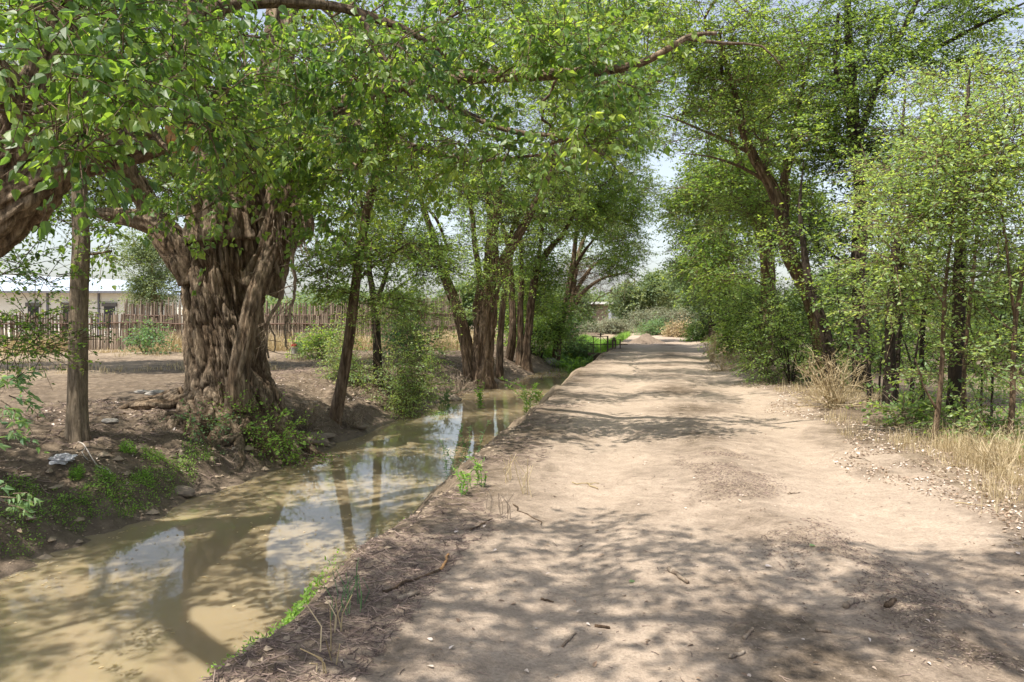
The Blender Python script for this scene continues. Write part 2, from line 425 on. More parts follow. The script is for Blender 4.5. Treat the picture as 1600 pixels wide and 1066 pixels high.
def add_foliage(fm, tm, cen, outd, kind, rng, dens=1.0, twigs=True):
    k = KINDS[kind]; K = k['K']; n = max(3, int(k['n'] * dens)); M = len(cen)
    if M == 0: return
    c = np.repeat(cen, K, 0); od = np.repeat(outd, K, 0)
    rd = rng.normal(size=c.shape)
    rd[:, 2] *= k.get('flat', 1.0); od = od * np.array([1, 1, k.get('flat', 1.0)])
    d = unit(od * .75 + unit(rd) * 1.0 + np.array([0, 0, .05]))
    L = k['L'] * rng.uniform(.6, 1.25, len(c))
    s = c + unit(rd) * .08
    dr = k['droop'] * rng.uniform(.4, 1.4, len(c))
    def pt(t, idx=slice(None)):
        q = s[idx] + d[idx] * (L[idx] * t)[:, None]
        q[:, 2] -= dr[idx] * L[idx] * t * t
        return q
    if twigs:
        T = len(c); P3 = np.stack([pt(np.full(T, t)) for t in (0, .5, 1)], 1)
        a = unit(np.cross(d, np.array([.3, .2, 1.]))); b = np.cross(d, a)
        th = np.arange(3) * 2 * np.pi / 3
        rr = np.array([.0055, .004, .002]) * (1 if k['near'] or kind == 'elmN' else 1.15)
        v = P3[:, :, None] + rr[None, :, None, None] * (np.cos(th)[None, None, :, None] * a[:, None, None] + np.sin(th)[None, None, :, None] * b[:, None, None])
        base = np.arange(T)[:, None, None] * 9
        q = np.array([[i * 3 + j, i * 3 + (j + 1) % 3, (i + 1) * 3 + (j + 1) % 3, (i + 1) * 3 + j] for i in (0, 1) for j in range(3)])
        tm.add(v.reshape(-1, 3), (base + q[None]).reshape(-1, 4), .5)
    idx = np.repeat(np.arange(len(c)), n); m = len(idx)
    t = rng.uniform(.12, 1.02, m)
    b = pt(t, idx)
    dd = d[idx]
    sidev = unit(np.cross(dd, rng.normal(size=(m, 3)) * .35 + np.array([0, 0, 1.])))
    sg = np.where(rng.random(m) < .5, -1., 1.)[:, None]
    ax = dd * .5 + sidev * sg * .9 + rng.normal(size=(m, 3)) * .25
    ax[:, 2] -= k['hang'] * rng.uniform(.5, 1.5, m)
    nr = rng.normal(size=(m, 3)) * (.75 if k['hang'] > .5 else .45) + np.array([0, 0, .7])
    b = b + unit(ax) * (k['ll'] * .35)
    sc = rng.uniform(.45, 1.3, m)
    cr = np.repeat(rng.normal(0, .20, M), K)[idx]
    rnd = np.clip(rng.beta(2.2, 2.2, m) * .8 + .1 + cr, 0, 1)
    add_leaves(fm, b, ax, nr, k['ll'] * sc, k['lw'] * sc, rnd, k['near'])

# blob: centre, radii -> clump centres
def blob(px, py, d, rx, ry, rd, dens=8.):
    c = Pp(px, py, d); s = d / F
    return (c, (rx * s, rd, ry * s), int(max(2, math.pi * rx * ry * s * s * dens)))
def wblob(x, y, z, rx, ry, rz, n): return ((x, y, z), (rx, ry, rz), n)
def shade(gx, gy, h, r, n=10, rz=.5):
    k = h / SUN.z
    return ((gx + SUN.x * k, gy + SUN.y * k, h), (r, r, rz), int(n * 1.6))

def catmull(pts, step=.25):
    p = np.asarray(pts, float); outp = []
    if len(p) == 2:
        n = max(2, int(np.linalg.norm(p[1, :3] - p[0, :3]) / step) + 1)
        return p[0] + (p[1] - p[0]) * np.linspace(0, 1, n)[:, None]
    q = np.vstack([2 * p[0] - p[1], p, 2 * p[-1] - p[-2]])
    for i in range(1, len(q) - 2):
        n = max(2, int(np.linalg.norm(q[i + 1, :3] - q[i, :3]) / step))
        t = np.linspace(0, 1, n, endpoint=False)[:, None]
        a, b, c, d = q[i - 1], q[i], q[i + 1], q[i + 2]
        outp.append(.5 * ((2 * b) + (c - a) * t + (2 * a - 5 * b + 4 * c - d) * t ** 2 + (-a + 3 * b - 3 * c + d) * t ** 3))
    outp.append(p[-1:]); r = np.vstack(outp)
    if r.shape[1] > 3: r[:, 3] = np.maximum(r[:, 3], .003)
    return r

def bark_tube(mb, pts, rad, amp=.12, seed=0, twist=.0, step=.05, freq=1.0, sides=None, flare=0, vfreq=1.0):
    pr = np.column_stack([pts, rad]); pr = catmull(pr, step)
    p, r = pr[:, :3], pr[:, 3]; n = len(p)
    sides = sides or int(np.clip(r.max() * 260, 12, 96))
    t = unit(np.gradient(p, axis=0))
    a = np.zeros_like(p); ref = np.array([1., 0, 0]) if abs(t[0][0]) < .8 else np.array([0, 1., 0])
    a[0] = unit(ref - t[0] * (ref @ t[0]))
    for i in range(1, n):
        q = a[i - 1] - t[i] * (a[i - 1] @ t[i]); a[i] = q / max(1e-9, np.linalg.norm(q))
    b = np.cross(t, a)
    s = np.concatenate([[0], np.cumsum(np.linalg.norm(np.diff(p, axis=0), axis=1))])
    th = np.arange(sides) * 2 * np.pi / sides
    TH = th[None] + twist * s[:, None]; SS = np.repeat(s[:, None], sides, 1); RR = np.repeat(r[:, None], sides, 1)
    X = np.cos(TH) * RR; Y = np.sin(TH) * RR
    f = 7 * freq
    wob = .35 * fbm(X * 2, Y * 2, SS * 1.2, seed=seed + 3, o=3)
    n1 = vnoise(X * f + wob * 2, Y * f + wob * 2, SS * 1.1 * vfreq, seed=seed)
    n2 = vnoise(X * f * 2.3 + wob * 3, Y * f * 2.3, SS * 2.6 * vfreq, seed=seed + 1)
    n3 = vnoise(X * f * 5.5 + wob * 3, Y * f * 5.5, SS * 5 * vfreq, seed=seed + 2)
    rg = 1 - np.abs(2 * n1 - 1) * 1.0; rg2 = 1 - np.abs(2 * n2 - 1); rg3 = 1 - np.abs(2 * n3 - 1)
    lobe = fbm(X * 1.6, Y * 1.6, SS * .5, seed=seed + 7, o=3)
    disp = 1 + amp * ((.35 - rg ** 4) * 1.0 + (.35 - rg2 ** 3) * .75 + (.5 - rg3 ** 2) * .35) + amp * 1.2 * lobe
    if flare:
        lob = .5 + .5 * np.cos(5 * TH + 2.1 * np.sin(TH * 2 + 1))
        disp = disp * (1 + flare * lob * np.exp(-SS / .38))
    v = p[:, None] + (RR * disp)[..., None] * (np.cos(th)[None, :, None] * a[:, None] + np.sin(th)[None, :, None] * b[:, None])
    i = np.arange(n - 1)[:, None] * sides; j = np.arange(sides)[None]; k = (j + 1) % sides
    q = np.stack([i + j, i + k, i + k + sides, i + j + sides], -1).reshape(-1, 4)
    mb.add(v.reshape(-1, 3), [q, np.arange(sides)[None, ::-1], (np.arange(sides) + (n - 1) * sides)[None]], np.clip(1 - (rg ** 4 * .6 + .4 * rg2 ** 3 + .2 * rg3), 0, 1).ravel())

def grow(chains, blobs, seed, tip=.006, keep=None, up=.9, jit=.10, step=.38):
    """skeleton from hand-placed limbs plus branches that reach every leaf clump"""
    rng = np.random.default_rng(seed)
    MAXN = 60000
    pos = np.zeros((MAXN, 3)); par = -np.ones(MAXN, int); rad = np.zeros(MAXN); n = 0
    dirs = np.zeros((MAXN, 3))
    for ci, ch in enumerate(chains):
        c = catmull(ch, .25)
        if ci > 0:
            j = int(np.argmin(np.linalg.norm(pos[:n] - c[0, :3], axis=1)))
            prev = j; start = 0
        else: prev = -1; start = 0
        for i in range(start, len(c)):
            pos[n] = c[i, :3]; par[n] = prev; rad[n] = c[i, 3]
            dirs[n] = unit(c[min(i + 1, len(c) - 1), :3] - c[max(i - 1, 0), :3]); prev = n; n += 1
    manual = n
    cl = []
    for (c, r, k) in blobs:
        k = int(k * GD * SIDE[0] * (1.25 if len(blobs) > 4 else 1))
        q = rng.normal(size=(k * 3, 3)); q = unit(q) * (rng.random((k * 3, 1)) ** .42)
        q = q * np.array(r) + np.array(c)
        w_ = vnoise(q[:, 0] * .9, q[:, 1] * .9, q[:, 2] * 1.2, seed=seed)
        o_ = np.argsort(-w_ + rng.random(len(w_)) * .5)[:k]
        cl.append(q[o_])
    cl = np.concatenate(cl) if cl else np.zeros((0, 3))
    if len(cl):
        gz = height(cl[:, 0], cl[:, 1])
        cl = cl[cl[:, 2] > np.maximum(gz, WATER) + .12]
    lo = 3 if manual > 8 else 0
    dist = np.array([np.min(np.linalg.norm(pos[lo:manual] - q, axis=1)) for q in cl])
    order = np.argsort(dist); cl = cl[order]
    outd = np.zeros_like(cl)
    for qi, q in enumerate(cl):
        v = q - pos[lo:n]; dl = np.linalg.norm(v, axis=1)
        along = (v * dirs[lo:n]).sum(1) / np.maximum(dl, 1e-6)
        cost = dl * (1 + .35 * (1 - along)) + up * np.maximum(0, -v[:, 2] - .15 * dl)
        j = lo + int(np.argmin(cost)); L = np.linalg.norm(q - pos[j])
        m = max(1, int(round(L / step)))
        d0 = unit(dirs[j] * .8 + unit(q - pos[j])); prev = j
        p0 = pos[j].copy(); p1 = p0 + d0 * L * .4
        for i in range(1, m + 1):
            t = i / m
            b = (1 - t) ** 2 * p0 + 2 * (1 - t) * t * p1 + t * t * q
            if i < m: b = b + rng.normal(size=3) * jit * min(1, L * .3)
            if n >= MAXN - 2: break
            pos[n] = b; par[n] = prev; dirs[n] = unit(b - pos[prev]); prev = n; n += 1
        outd[qi] = dirs[prev]
    pos, par, rad = pos[:n], par[:n], rad[:n]
    cnt = np.zeros(n); haschild = np.zeros(n, bool)
    haschild[par[par >= 0]] = True
    cnt[~haschild] = 1
    for i in range(n - 1, -1, -1):
        if par[i] >= 0: cnt[par[i]] += cnt[i]
    r = tip * np.maximum(cnt, 1) ** .5
    r[:manual] = rad[:manual]
    for i in range(manual, n):            # never thicker than where it springs from
        r[i] = min(r[i], r[par[i]] * .85 if par[i] < manual else r[par[i]])
    return pos, par, r, manual, cl, outd

def skin(mb, pos, par, r, manual, chains, seed, bark_amp=.12, bark_freq=1.0, skipfirst=False):
    st = 0
    for ci, ch in enumerate(chains):
        c = catmull(ch, .25); 
        if not (skipfirst and ci == 0):
            if c[:, 3].max() > .055: bark_tube(mb, c[:, :3], c[:, 3], bark_amp * 1.3, seed + ci, step=.05 if c[:, 3].max() > .15 else .08, freq=bark_freq * (1.6 if c[:, 3].max() < .3 else 1), flare=.35 if ci == 0 else 0, vfreq=.8)
            else: mb.tube(c[:, :3], c[:, 3], 6)
    n = len(pos)
    best = {}
    for i in range(manual, n):
        p = par[i]
        if p >= manual and (p not in best or r[i] > r[best[p]]): best[p] = i
    used = set(best.values())
    for i in range(manual, n):
        if i in used: continue
        chain = [par[i], i]; k = i
        while k in best: k = best[k]; chain.append(k)
        rr = r[chain].copy(); rr[0] = rr[1]
        rm = rr.max()
        mb.tube(pos[chain], rr, 7 if rm > .03 else (5 if rm > .014 else 3), cap=False)

PRUNE = [(np.array(Pp(268, 222, 8.6)), .26)]      # openings in the leaves in front of the broken limb
def make_tree(name, label, cat, chains, blobs, leaf='elmM', lmat=None, bark=None, seed=1, dens=1., group=None, twigs=True, tip=.006,
              extra=None, bark_amp=.12, bark_freq=1., up=.9, bare=None, skipfirst=False, crown_name='crown', trunk_name='trunk', maxleaf=None):
    base = chains[0][0]
    loc = (base[0], base[1], max(H1(base[0], base[1]), base[2]) if False else base[2])
    root = empty(name, loc, label, cat, group)
    rng = np.random.default_rng(seed + 500)
    pos, par, r, manual, cl, outd = grow(chains, blobs, seed, tip, up=up)
    tb = MB(); skin(tb, pos, par, r, manual, chains, seed, bark_amp, bark_freq, skipfirst)
    if extra: extra(tb)
    fm = MB(); bt = MB()
    if seed == 101:
        for pq, pr_ in PRUNE:
            o0 = np.array([0, 0, CAMZ]); dv = unit(pq - o0)
            rel = cl - o0; al = rel @ dv; off = np.linalg.norm(rel - al[:, None] * dv, axis=1)
            keep_ = ~((al < np.linalg.norm(pq - o0) + .2) & (off < pr_ + .02))
            cl, outd = cl[keep_], outd[keep_]
    if len(cl):
        if bare is not None:
            keepm = ~bare(cl)
            cb = cl[~keepm]; ob_ = outd[~keepm]
            # bare twigs
            if len(cb):
                tmp = MB(); add_foliage(tmp, tb, cb, ob_, leaf, rng, .3, True)
            cl, outd = cl[keepm], outd[keepm]
        if leaf in ('elmM', 'cotM', 'cotN', 'elmF') and twigs:
            bm_ = rng.random(len(cl)) < .09
            add_foliage(MB(), tb, cl[bm_], outd[bm_], leaf, rng, .3, True)
            cl, outd = cl[~bm_], outd[~bm_]
        add_foliage(fm, tb, cl, outd, leaf, rng, dens, twigs)
    t_ob = tb.build(trunk_name, bark, root, loc, smooth=True)
    if fm.n: fm.build(crown_name, lmat, root, loc)
    print(name, 'clumps', len(cl), 'verts', tb.n, fm.n)
    return root

# ------------------------------------------------------------------ ground, road, banks
def grid_mesh(name, us, ys, mat, kind='structure', xyf=None):
    U, Y = np.meshgrid(us, ys)
    X = crown(Y) + U
    Z = height(X, Y)
    v = np.stack([X, Y, Z], -1).reshape(-1, 3)
    nr, nc = U.shape
    i = np.arange(nr - 1)[:, None] * nc; j = np.arange(nc - 1)[None]
    q = np.stack([i + j, i + j + 1, i + j + 1 + nc, i + j + nc], -1).reshape(-1, 4)
    mb = MB(); mb.add(v, q); ob = mb.build(name, mat, smooth=True)
    ob['kind'] = kind
    x, y, z, u = X.ravel(), Y.ravel(), Z.ravel(), U.ravel()
    vl = wleft(y) - u
    g = np.zeros(len(x))
    n = fbm(x * .6, y * .6, seed=71, o=4)
    g = np.maximum(g, sstep(1.3, -.1, u) * sstep(-1.4, -.1, u) * (.8 + n) * sstep(60, 30, y))       # crown of the right bank
    g = np.maximum(g, sstep(2.2, .2, u) * sstep(7, 4.2, y) * sstep(-.3, .3, u) * (.75 + n) * .75)
    g = np.maximum(g, sstep(-.2, .3, vl) * sstep(14, 4, vl) * (1.25 + n * .5))  # left bank litter, made heavier to paint in some of its shade
    g = np.maximum(g, (.30 + n * 1.1) * sstep(-.2, .3, u) * sstep(5, 4, u) * sstep(50, 20, y) * .8)
    g = np.maximum(g, sstep(3.9, 5.0, u) * sstep(60, 40, y) * (.7 + n * .8))
    g = np.maximum(g, sstep(2, 4, vl) * (.42 + n * .9))
    bu = np.interp(y, [3, 4.9, 6.4, 9, 14], [3.7, 3.15, 2.72, 2.55, 2.5])
    g = np.maximum(g, np.exp(-((u - bu) / .34) ** 2) * sstep(15, 7, y) * (.55 + n * 1.1))
    g = np.maximum(g, sstep(5.6, 7, u) * (1.15 + n * .5) * sstep(90, 50, y))  # right field litter, also painting in the shade under the thicket
    b = sstep(-.55, -.82, z) * sstep(44, 38, y)
    strip = np.exp(-((u - 2.5) / .45) ** 2) * (.55 + n * 1.4) + np.exp(-((u - .35) / .35) ** 2) * (.5 + n * 1.1) + np.exp(-((u - 4.6) / .4) ** 2) * (.5 + n * 1.1)
    g = np.maximum(g, strip * sstep(-.1, .2, u) * sstep(5.4, 4.6, u) * sstep(60, 30, y))
    wob = .12 * fbm(y * .25, y * 0 + 1.7, seed=9, o=2)
    g = g * (1 - .8 * sstep(0.1, .5, u) * sstep(5, 4.4, u) * np.maximum(np.exp(-((u - 1.35 - wob) / .4) ** 2), np.exp(-((u - 3.65 - wob) / .42) ** 2)) * sstep(4.5, 7, y))
    col = np.stack([np.ones_like(g), np.clip(g, 0, 1), b, np.ones_like(g)], 1).astype(np.float32)
    at = ob.data.attributes.new('mask', 'FLOAT_COLOR', 'POINT'); at.data.foreach_set('color', col.ravel())
    return ob

ys = [-80, -60, -45, -30, -20, -13, -8, -5, -3, -1.5, -.5, .5, 1.3, 1.9, 2.3]
y = 2.3
while y < 700:
    y += max(.03, .0062 * y) if y < 120 else .05 * y
    ys.append(y)
ys = np.array(ys)
far_l = -12 - np.cumsum(.5 * 1.22 ** np.arange(32)); far_r = 9.6 + np.cumsum(.5 * 1.22 ** np.arange(32))
u_l1 = np.arange(-12, -7.2, .3); u_l2 = np.arange(-7.2, -3.4, .045); u_b = np.arange(-3.4, -1.2, .2); u_b2 = np.arange(-1.2, .0001, .03)
grid_mesh('ground', np.concatenate([far_l[::-1], u_l1, u_l2, u_b, u_b2[:-1], [0.0]]), ys, M_SOIL)
grid_mesh('dirt_road', np.concatenate([np.arange(0, 4.6, .032), [4.6]]), ys, M_ROAD)
rg = grid_mesh('ground', np.concatenate([[4.6], np.arange(4.65, 8, .07), np.arange(8, 9.6, .2), far_r]), ys, M_SOIL)
rg.name = 'verge_ground'
wm = MB()
wy = np.concatenate([np.arange(-60, 0, 4), np.arange(0, 39, .5)])
U, Y = np.meshgrid(np.linspace(-6.2, -.05, 14), wy)
v = np.stack([crown(Y) + U, Y, np.full_like(U, WATER)], -1).reshape(-1, 3)
i = np.arange(len(wy) - 1)[:, None] * 14; j = np.arange(13)[None]
wm.add(v, np.stack([i + j, i + j + 1, i + j + 15, i + j + 14], -1).reshape(-1, 4))
wo = wm.build('water', M_WATER, smooth=True); wo['kind'] = 'structure'

# ------------------------------------------------------------------ TREES, left side
def G(px, py, r):
    x, y, z = ground(px, py); return (x, y, z - .15, r)

SIDE[0] = .88
# A: old leaning cottonwood just outside the frame on the left; its limbs hang over the ditch and the road
Ab = (-8.0, 8.0, H1(-8.0, 8.0) - .2, .75)
A_ch = [[Ab, P(-260, 560, 7.9, .56), P(-150, 430, 7.9, .50), P(-60, 368, 8, .42), P(10, 312, 8, .36), P(65, 276, 8.1, .27), P(110, 258, 8.2, .17), P(190, 240, 8.4, .125), P(245, 228, 8.5, .11), P(283, 217, 8.6, .10)],
        [P(-30, 330, 8, .26), P(10, 245, 7.9, .22), P(50, 150, 7.8, .17), P(95, 30, 7.8, .14), P(140, -120, 7.8, .13), P(200, -330, 8, .07)],
        [P(185, 240, 8.4, .11), P(212, 192, 8.5, .10), P(250, 120, 8.6, .09), P(290, 65, 8.8, .09), P(308, -30, 9, .08), P(340, -200, 9, .05)],
        [P(292, 55, 8.9, .10), P(330, 20, 9, .095), P(390, 4, 9.2, .09), P(460, 3, 9.4, .08), P(540, 14, 9.8, .065), P(640, 50, 10.2, .045), P(700, 90, 10.5, .03)],
        [P(40, 170, 7.8, .2), (-5.0, 4.6, 5.2, .13), (-3.6, 2.7, 5.9, .09), (-2.0, 2.0, 6.3, .06), (-.4, 1.8, 6.6, .045), (1.2, 2.0, 6.8, .03)],
        [(-3.6, 2.7, 5.9, .07), (-3.4, 1.8, 6.2, .06), (-2.6, 1.0, 6.5, .05), (-1.4, 0, 6.6, .03)],
        [P(560, 18, 9.9, .04), P(600, 90, 9.6, .025), P(640, 150, 9.3, .018)]]
A_bl = [blob(60, 60, 5.6, 110, 80, .8, 13), blob(170, 40, 6.0, 120, 70, .8, 12), blob(130, 130, 5.2, 150, 75, .6, 14),
        blob(280, 120, 6.2, 110, 90, .8, 12), blob(40, 180, 6.2, 70, 55, .5, 11), blob(190, 205, 5.8, 110, 42, .4, 14),
        blob(390, 60, 7.2, 110, 75, .8, 12), blob(340, 200, 7.6, 120, 70, .6, 12), blob(250, 170, 7.4, 120, 60, .6, 10),
        blob(95, 235, 5.4, 30, 22, .2, 20), blob(470, 110, 8.4, 90, 90, .8, 9), blob(560, 60, 8.6, 110, 70, .8, 10),
        blob(650, 70, 8.6, 80, 60, .7, 10), blob(60, 0, 7.2, 200, 60, 1.2, 9), blob(320, -30, 8.2, 260, 60, 1.4, 6),
        blob(60, 350, 9.5, 70, 40, .6, 7)]
A_bl += [wblob(-5, 9, 7.2, 3.5, 3, 1.6, 60), wblob(-2.5, 10, 6.2, 2.2, 2, .8, 20)]
# foliage clumps added out of frame to shade near road, water and left bank
A_bl += [shade(1.0, 5.55, 6.3, .40, 5), shade(.5, 6.05, 6.3, .30, 4), shade(1.7, 5.0, 6.4, .5, 6), shade(2.7, 4.9, 6.8, .5, 8), shade(3.6, 4.9, 6.6, .45, 7),
         shade(.2, 4.6, 6.4, .6, 9), shade(1.2, 4.2, 6.5, .6, 9), shade(2.3, 4.0, 6.6, .6, 9), shade(3.2, 3.9, 6.6, .5, 7), shade(-.6, 4.9, 6.2, .45, 7), shade(-.4, 5.8, 6.2, .40, 5),
         shade(-.9, 3.9, 6.2, .5, 8), shade(-.1, 3.5, 6.4, .6, 8), shade(1.0, 3.1, 6.5, .6, 8), shade(-1.1, 7.1, 6.2, .35, 4), shade(0.0, 2.4, 6.5, .8, 9),
         shade(-3.6, 6.6, 6.4, .5, 7), shade(-4.4, 5.4, 6.4, .5, 7), shade(-3.9, 8.2, 6.6, .7, 10), shade(-5.6, 8.0, 6.5, 1.0, 18), shade(-4.6, 4.4, 6.4, .5, 6), shade(-3.2, 10, 6.8, .9, 13), shade(-2.4, 12.3, 6.8, .9, 12), shade(-3.8, 8.0, 6.8, .8, 12), shade(-2.0, 9.3, 6.8, .6, 7), shade(-4.8, 6.6, 6.8, .8, 10), shade(-2.9, 7.4, 6.8, .5, 5), wblob(-8.5, 5.5, 6.8, 3.2, 3, 1.2, 60), wblob(-6, 2.5, 6.8, 2.5, 2, 1, 40), wblob(-7, 8.2, 6.6, 2.4, 1.8, .8, 60), wblob(-8.6, 11, 6.6, 2.0, 2.0, .8, 30)]
treeA = make_tree('cottonwood_tree', 'old leaning cottonwood entering from the picture edge, limb with an orange broken stub', 'tree', A_ch, A_bl, 'cotN', L_COT, B_COT, 101, tip=.0055, bark_amp=.2)
# broken orange-brown stub on the end of the limb
sb = MB(); q = np.array(Pp(283, 217, 8.6)); rngs = np.random.default_rng(3)
bark_tube(sb, np.array([q + [-.12, -.05, -.02], q + [.02, -.03, .0], q + [.10, -.06, .03]]), np.array([.105, .115, .085]), .45, 5, step=.02, sides=26, freq=2)
for k in range(14):
    a = q + rngs.normal(size=3) * [.03, .03, .05]
    sb.tube([a, a + np.array([.16, -.05, rngs.uniform(-.08, .12)])], [.025, .006], 5)
sb.build('broken_end', M_CUT, treeA, tuple(Ab[:3]), smooth=False)

# B: the massive twisted cottonwood on the far bank
bx, by, bz = ground(362, 640)
bd = by
def Q(px, py, dd, r): return P(px, py, bd + dd, r)
sB = bd / F
B_ch = [[(bx - .02, by, bz - .35, 1.0), Q(362, 625, 0, .82), Q(358, 590, 0, .70), Q(355, 530, 0, .665), Q(352, 470, 0, .675), Q(354, 420, 0, .73), Q(358, 370, 0, .75), Q(362, 335, 0, .70), Q(362, 300, 0, .60), Q(358, 260, 0, .48), Q(352, 210, .1, .34), Q(348, 150, .2, .22)],
        [Q(305, 440, -.25, .32), Q(290, 405, -.3, .33), Q(262, 372, -.3, .27), Q(240, 350, -.3, .20), Q(205, 340, -.3, .15), Q(165, 335, -.3, .11), Q(150, 332, -.3, .08)],
        [Q(255, 365, -.2, .2), Q(225, 310, -.2, .19), Q(190, 250, -.5, .16), Q(150, 170, -.8, .12), Q(120, 60, -1, .07)],
        [Q(350, 380, -.2, .6), Q(345, 320, -.2, .50), Q(338, 270, -.2, .40), Q(325, 200, -.2, .32), Q(300, 120, .2, .24), Q(290, 0, .8, .18), Q(280, -200, 1, .1)],
        [Q(400, 450, -.1, .42), Q(425, 395, -.1, .34), Q(440, 345, -.2, .34), Q(445, 290, -.2, .32), Q(440, 240, -.1, .27), Q(430, 170, 0, .22), Q(445, 80, .2, .17), Q(470, -60, .5, .12), Q(500, -260, .5, .06)],
        [Q(378, 640, -.72, .22), Q(372, 600, -.80, .16), Q(385, 520, -.82, .15), Q(402, 450, -.68, .15), Q(425, 390, -.4, .15), Q(445, 350, -.3, .14)],
        [Q(448, 345, -.2, .22), Q(465, 328, -.3, .18), Q(482, 352, -.4, .10), Q(478, 372, -.4, .09)],
        [Q(440, 240, -.1, .2), Q(520, 175, -1, .16), Q(640, 130, -2.3, .12), Q(790, 118, -3.2, .085), Q(930, 112, -3.8, .06), Q(1010, 95, -4, .045), Q(1075, 58, -4, .035), Q(1120, 52, -4, .02)],
        [Q(1070, 60, -4, .028), Q(1130, 68, -4, .022), Q(1190, 72, -4, .015), Q(1225, 110, -4, .009)],
        [Q(530, 175, -1.1, .1), Q(600, 215, -2, .07), Q(680, 240, -2.6, .05), Q(760, 250, -3, .035), Q(860, 240, -3.4, .02)],
        [Q(640, 130, -2.3, .07), Q(700, 165, -2.5, .055), Q(800, 205, -3, .04), Q(880, 215, -3.3, .025), Q(960, 250, -3.4, .014)],
        [Q(360, 340, 0, .4), Q(395, 250, .6, .3), Q(410, 150, 1.6, .22), Q(430, 0, 3, .15), Q(440, -250, 4, .06)]]
B_bl = [blob(420, 190, bd - 3.0, 120, 90, .9, 7), blob(500, 260, bd - 3.0, 90, 60, .8, 8), blob(330, 290, bd - 3.4, 90, 34, .5, 8), blob(265, 320, bd - 3.2, 45, 34, .4, 9),
        blob(470, 330, bd - 2.5, 60, 30, .5, 7), blob(535, 330, bd - 3.0, 60, 45, .6, 7), blob(580, 190, bd - 3.5, 110, 80, .8, 8), blob(700, 110, bd - 4, 120, 70, .9, 8),
        blob(650, 230, bd - 3.5, 90, 60, .7, 7), blob(760, 190, bd - 4, 110, 75, .8, 8), blob(880, 120, bd - 4.5, 110, 80, .9, 7), blob(900, 225, bd - 4.4, 90, 50, .7, 7),
        blob(830, 60, bd - 4.5, 160, 60, 1, 6), blob(985, 170, bd - 4.2, 50, 60, .5, 6), blob(1010, 60, bd - 4, 80, 60, .6, 5), blob(760, 300, bd - 3.5, 70, 28, .5, 6),
        blob(330, 80, bd + .5, 240, 110, 2, 4), blob(560, 40, bd, 220, 80, 2, 4), blob(150, 230, bd, 130, 80, 1.5, 4), blob(200, 370, bd - .5, 40, 20, .3, 6),
        blob(130, 60, bd + .5, 200, 100, 2, 4), blob(400, -120, bd + 1, 330, 110, 3, 2.5), blob(780, -60, bd - 2, 260, 80, 2.5, 2.2), blob(310, 400, bd - 1.5, 16, 12, .2, 12)]
B_bl += [wblob(.4, 12.6, 8.4, 2.0, .8, .7, 24), wblob(1.6, 15.6, 8.8, 2.2, .9, .8, 40), wblob(-6.8, 12.8, 6.5, 2, 1.5, 1, 40)]  # high clumps added to shade the far road and the big trunk
B_bl += [blob(370, 235, bd - 2.2, 120, 60, .7, 9), blob(440, 280, bd - 2.4, 80, 45, .6, 8), blob(560, 130, bd - 1, 200, 100, 1.5, 5)]
def B_extra(mb):
    pr = catmull(B_ch[0], .2)
    bark_tube(mb, pr[:, :3], pr[:, 3] * .95, .13, 77, twist=.30, step=.012, freq=1.05, sides=520, flare=.34, vfreq=1.15)
    rg = np.random.default_rng(8)
    # surface roots running into the bank
    for k in range(16):
        a = -math.pi * (k / 15.0) + rg.uniform(-.1, .1)
        r0 = .85; pts = []
        x0, y0 = bx, by
        for i in range(6):
            rr = r0 + i * .24
            x = x0 + math.cos(a) * rr; y = y0 + math.sin(a) * rr
            a += rg.normal() * .12
            pts.append((x, y, max(H1(x, y), WATER - .1) + (.16 - .05 * i) * 1.0))
        bark_tube(mb, np.array(pts), np.linspace(.15, .03, 6) * rg.uniform(.7, 1.2), .3, 200 + k, step=.05)
treeB = make_tree('cottonwood_tree', 'massive twisted cottonwood with deeply furrowed brown trunk on the far bank', 'tree', B_ch, B_bl, 'cotM', L_COTB, B_COT, 131, tip=.0058,
                  bark_amp=.16, bark_freq=.8, extra=B_extra, skipfirst=True)
# dead hanging branches and shaggy twigs at its right shoulder
db = MB(); rg = np.random.default_rng(21)
def hang(pxs, r0, r1):
    c = catmull([Q(a, b, -.35, 1)[:3] + (0,) for a, b in pxs], .08)[:, :3]
    c = c + .012 * rg.normal(size=c.shape); db.tube(c, np.linspace(r0, r1, len(c)), 6)
    return c
hc = [hang([(430, 395), (432, 420), (442, 440), (436, 470), (418, 505), (416, 530), (420, 560)], .045, .018),
      hang([(455, 385), (458, 420), (462, 450), (455, 480), (447, 505), (445, 540)], .04, .012),
      hang([(420, 500), (428, 525), (430, 550)], .02, .01), hang([(470, 370), (468, 385)], .05, .04),
      hang([(385, 355), (410, 340), (432, 336), (440, 300)], .02, .03), hang([(402, 425), (420, 400), (428, 380)], .012, .02),
      hang([(437, 340), (440, 375), (452, 395), (470, 400)], .015, .006)]
for k in range(95):
    px, py = rg.uniform(425, 478), rg.uniform(320, 372)
    L = rg.uniform(10, 60); sgn = rg.uniform(-14, 26)
    p0 = (px, py); p1 = (px + sgn * .3, py + L * .5); p2 = (px + sgn + rg.uniform(-8, 8), py + L)
    c = catmull([Q(a, b, -.35 + rg.uniform(-.3, .2), 1)[:3] + (0,) for a, b in (p0, p1, p2)], .08)[:, :3]
    db.tube(c, np.linspace(.010, .003, len(c)), 4)
for c in hc[:2]:
    for k in range(26):
        i = rg.integers(3, len(c)); v = rg.normal(size=3) * [.3, .2, .15]; v[2] -= .25
        p = catmull([tuple(c[i]) + (0,), tuple(c[i] + v * .5 + rg.normal(size=3) * .04) + (0,), tuple(c[i] + v * 1.1) + (0,)], .06)[:, :3]
        db.tube(p, np.linspace(.008, .002, len(p)), 4)
db.build('dead_branches', B_DEAD, treeB, (bx - .02, by, bz - .35), smooth=True)

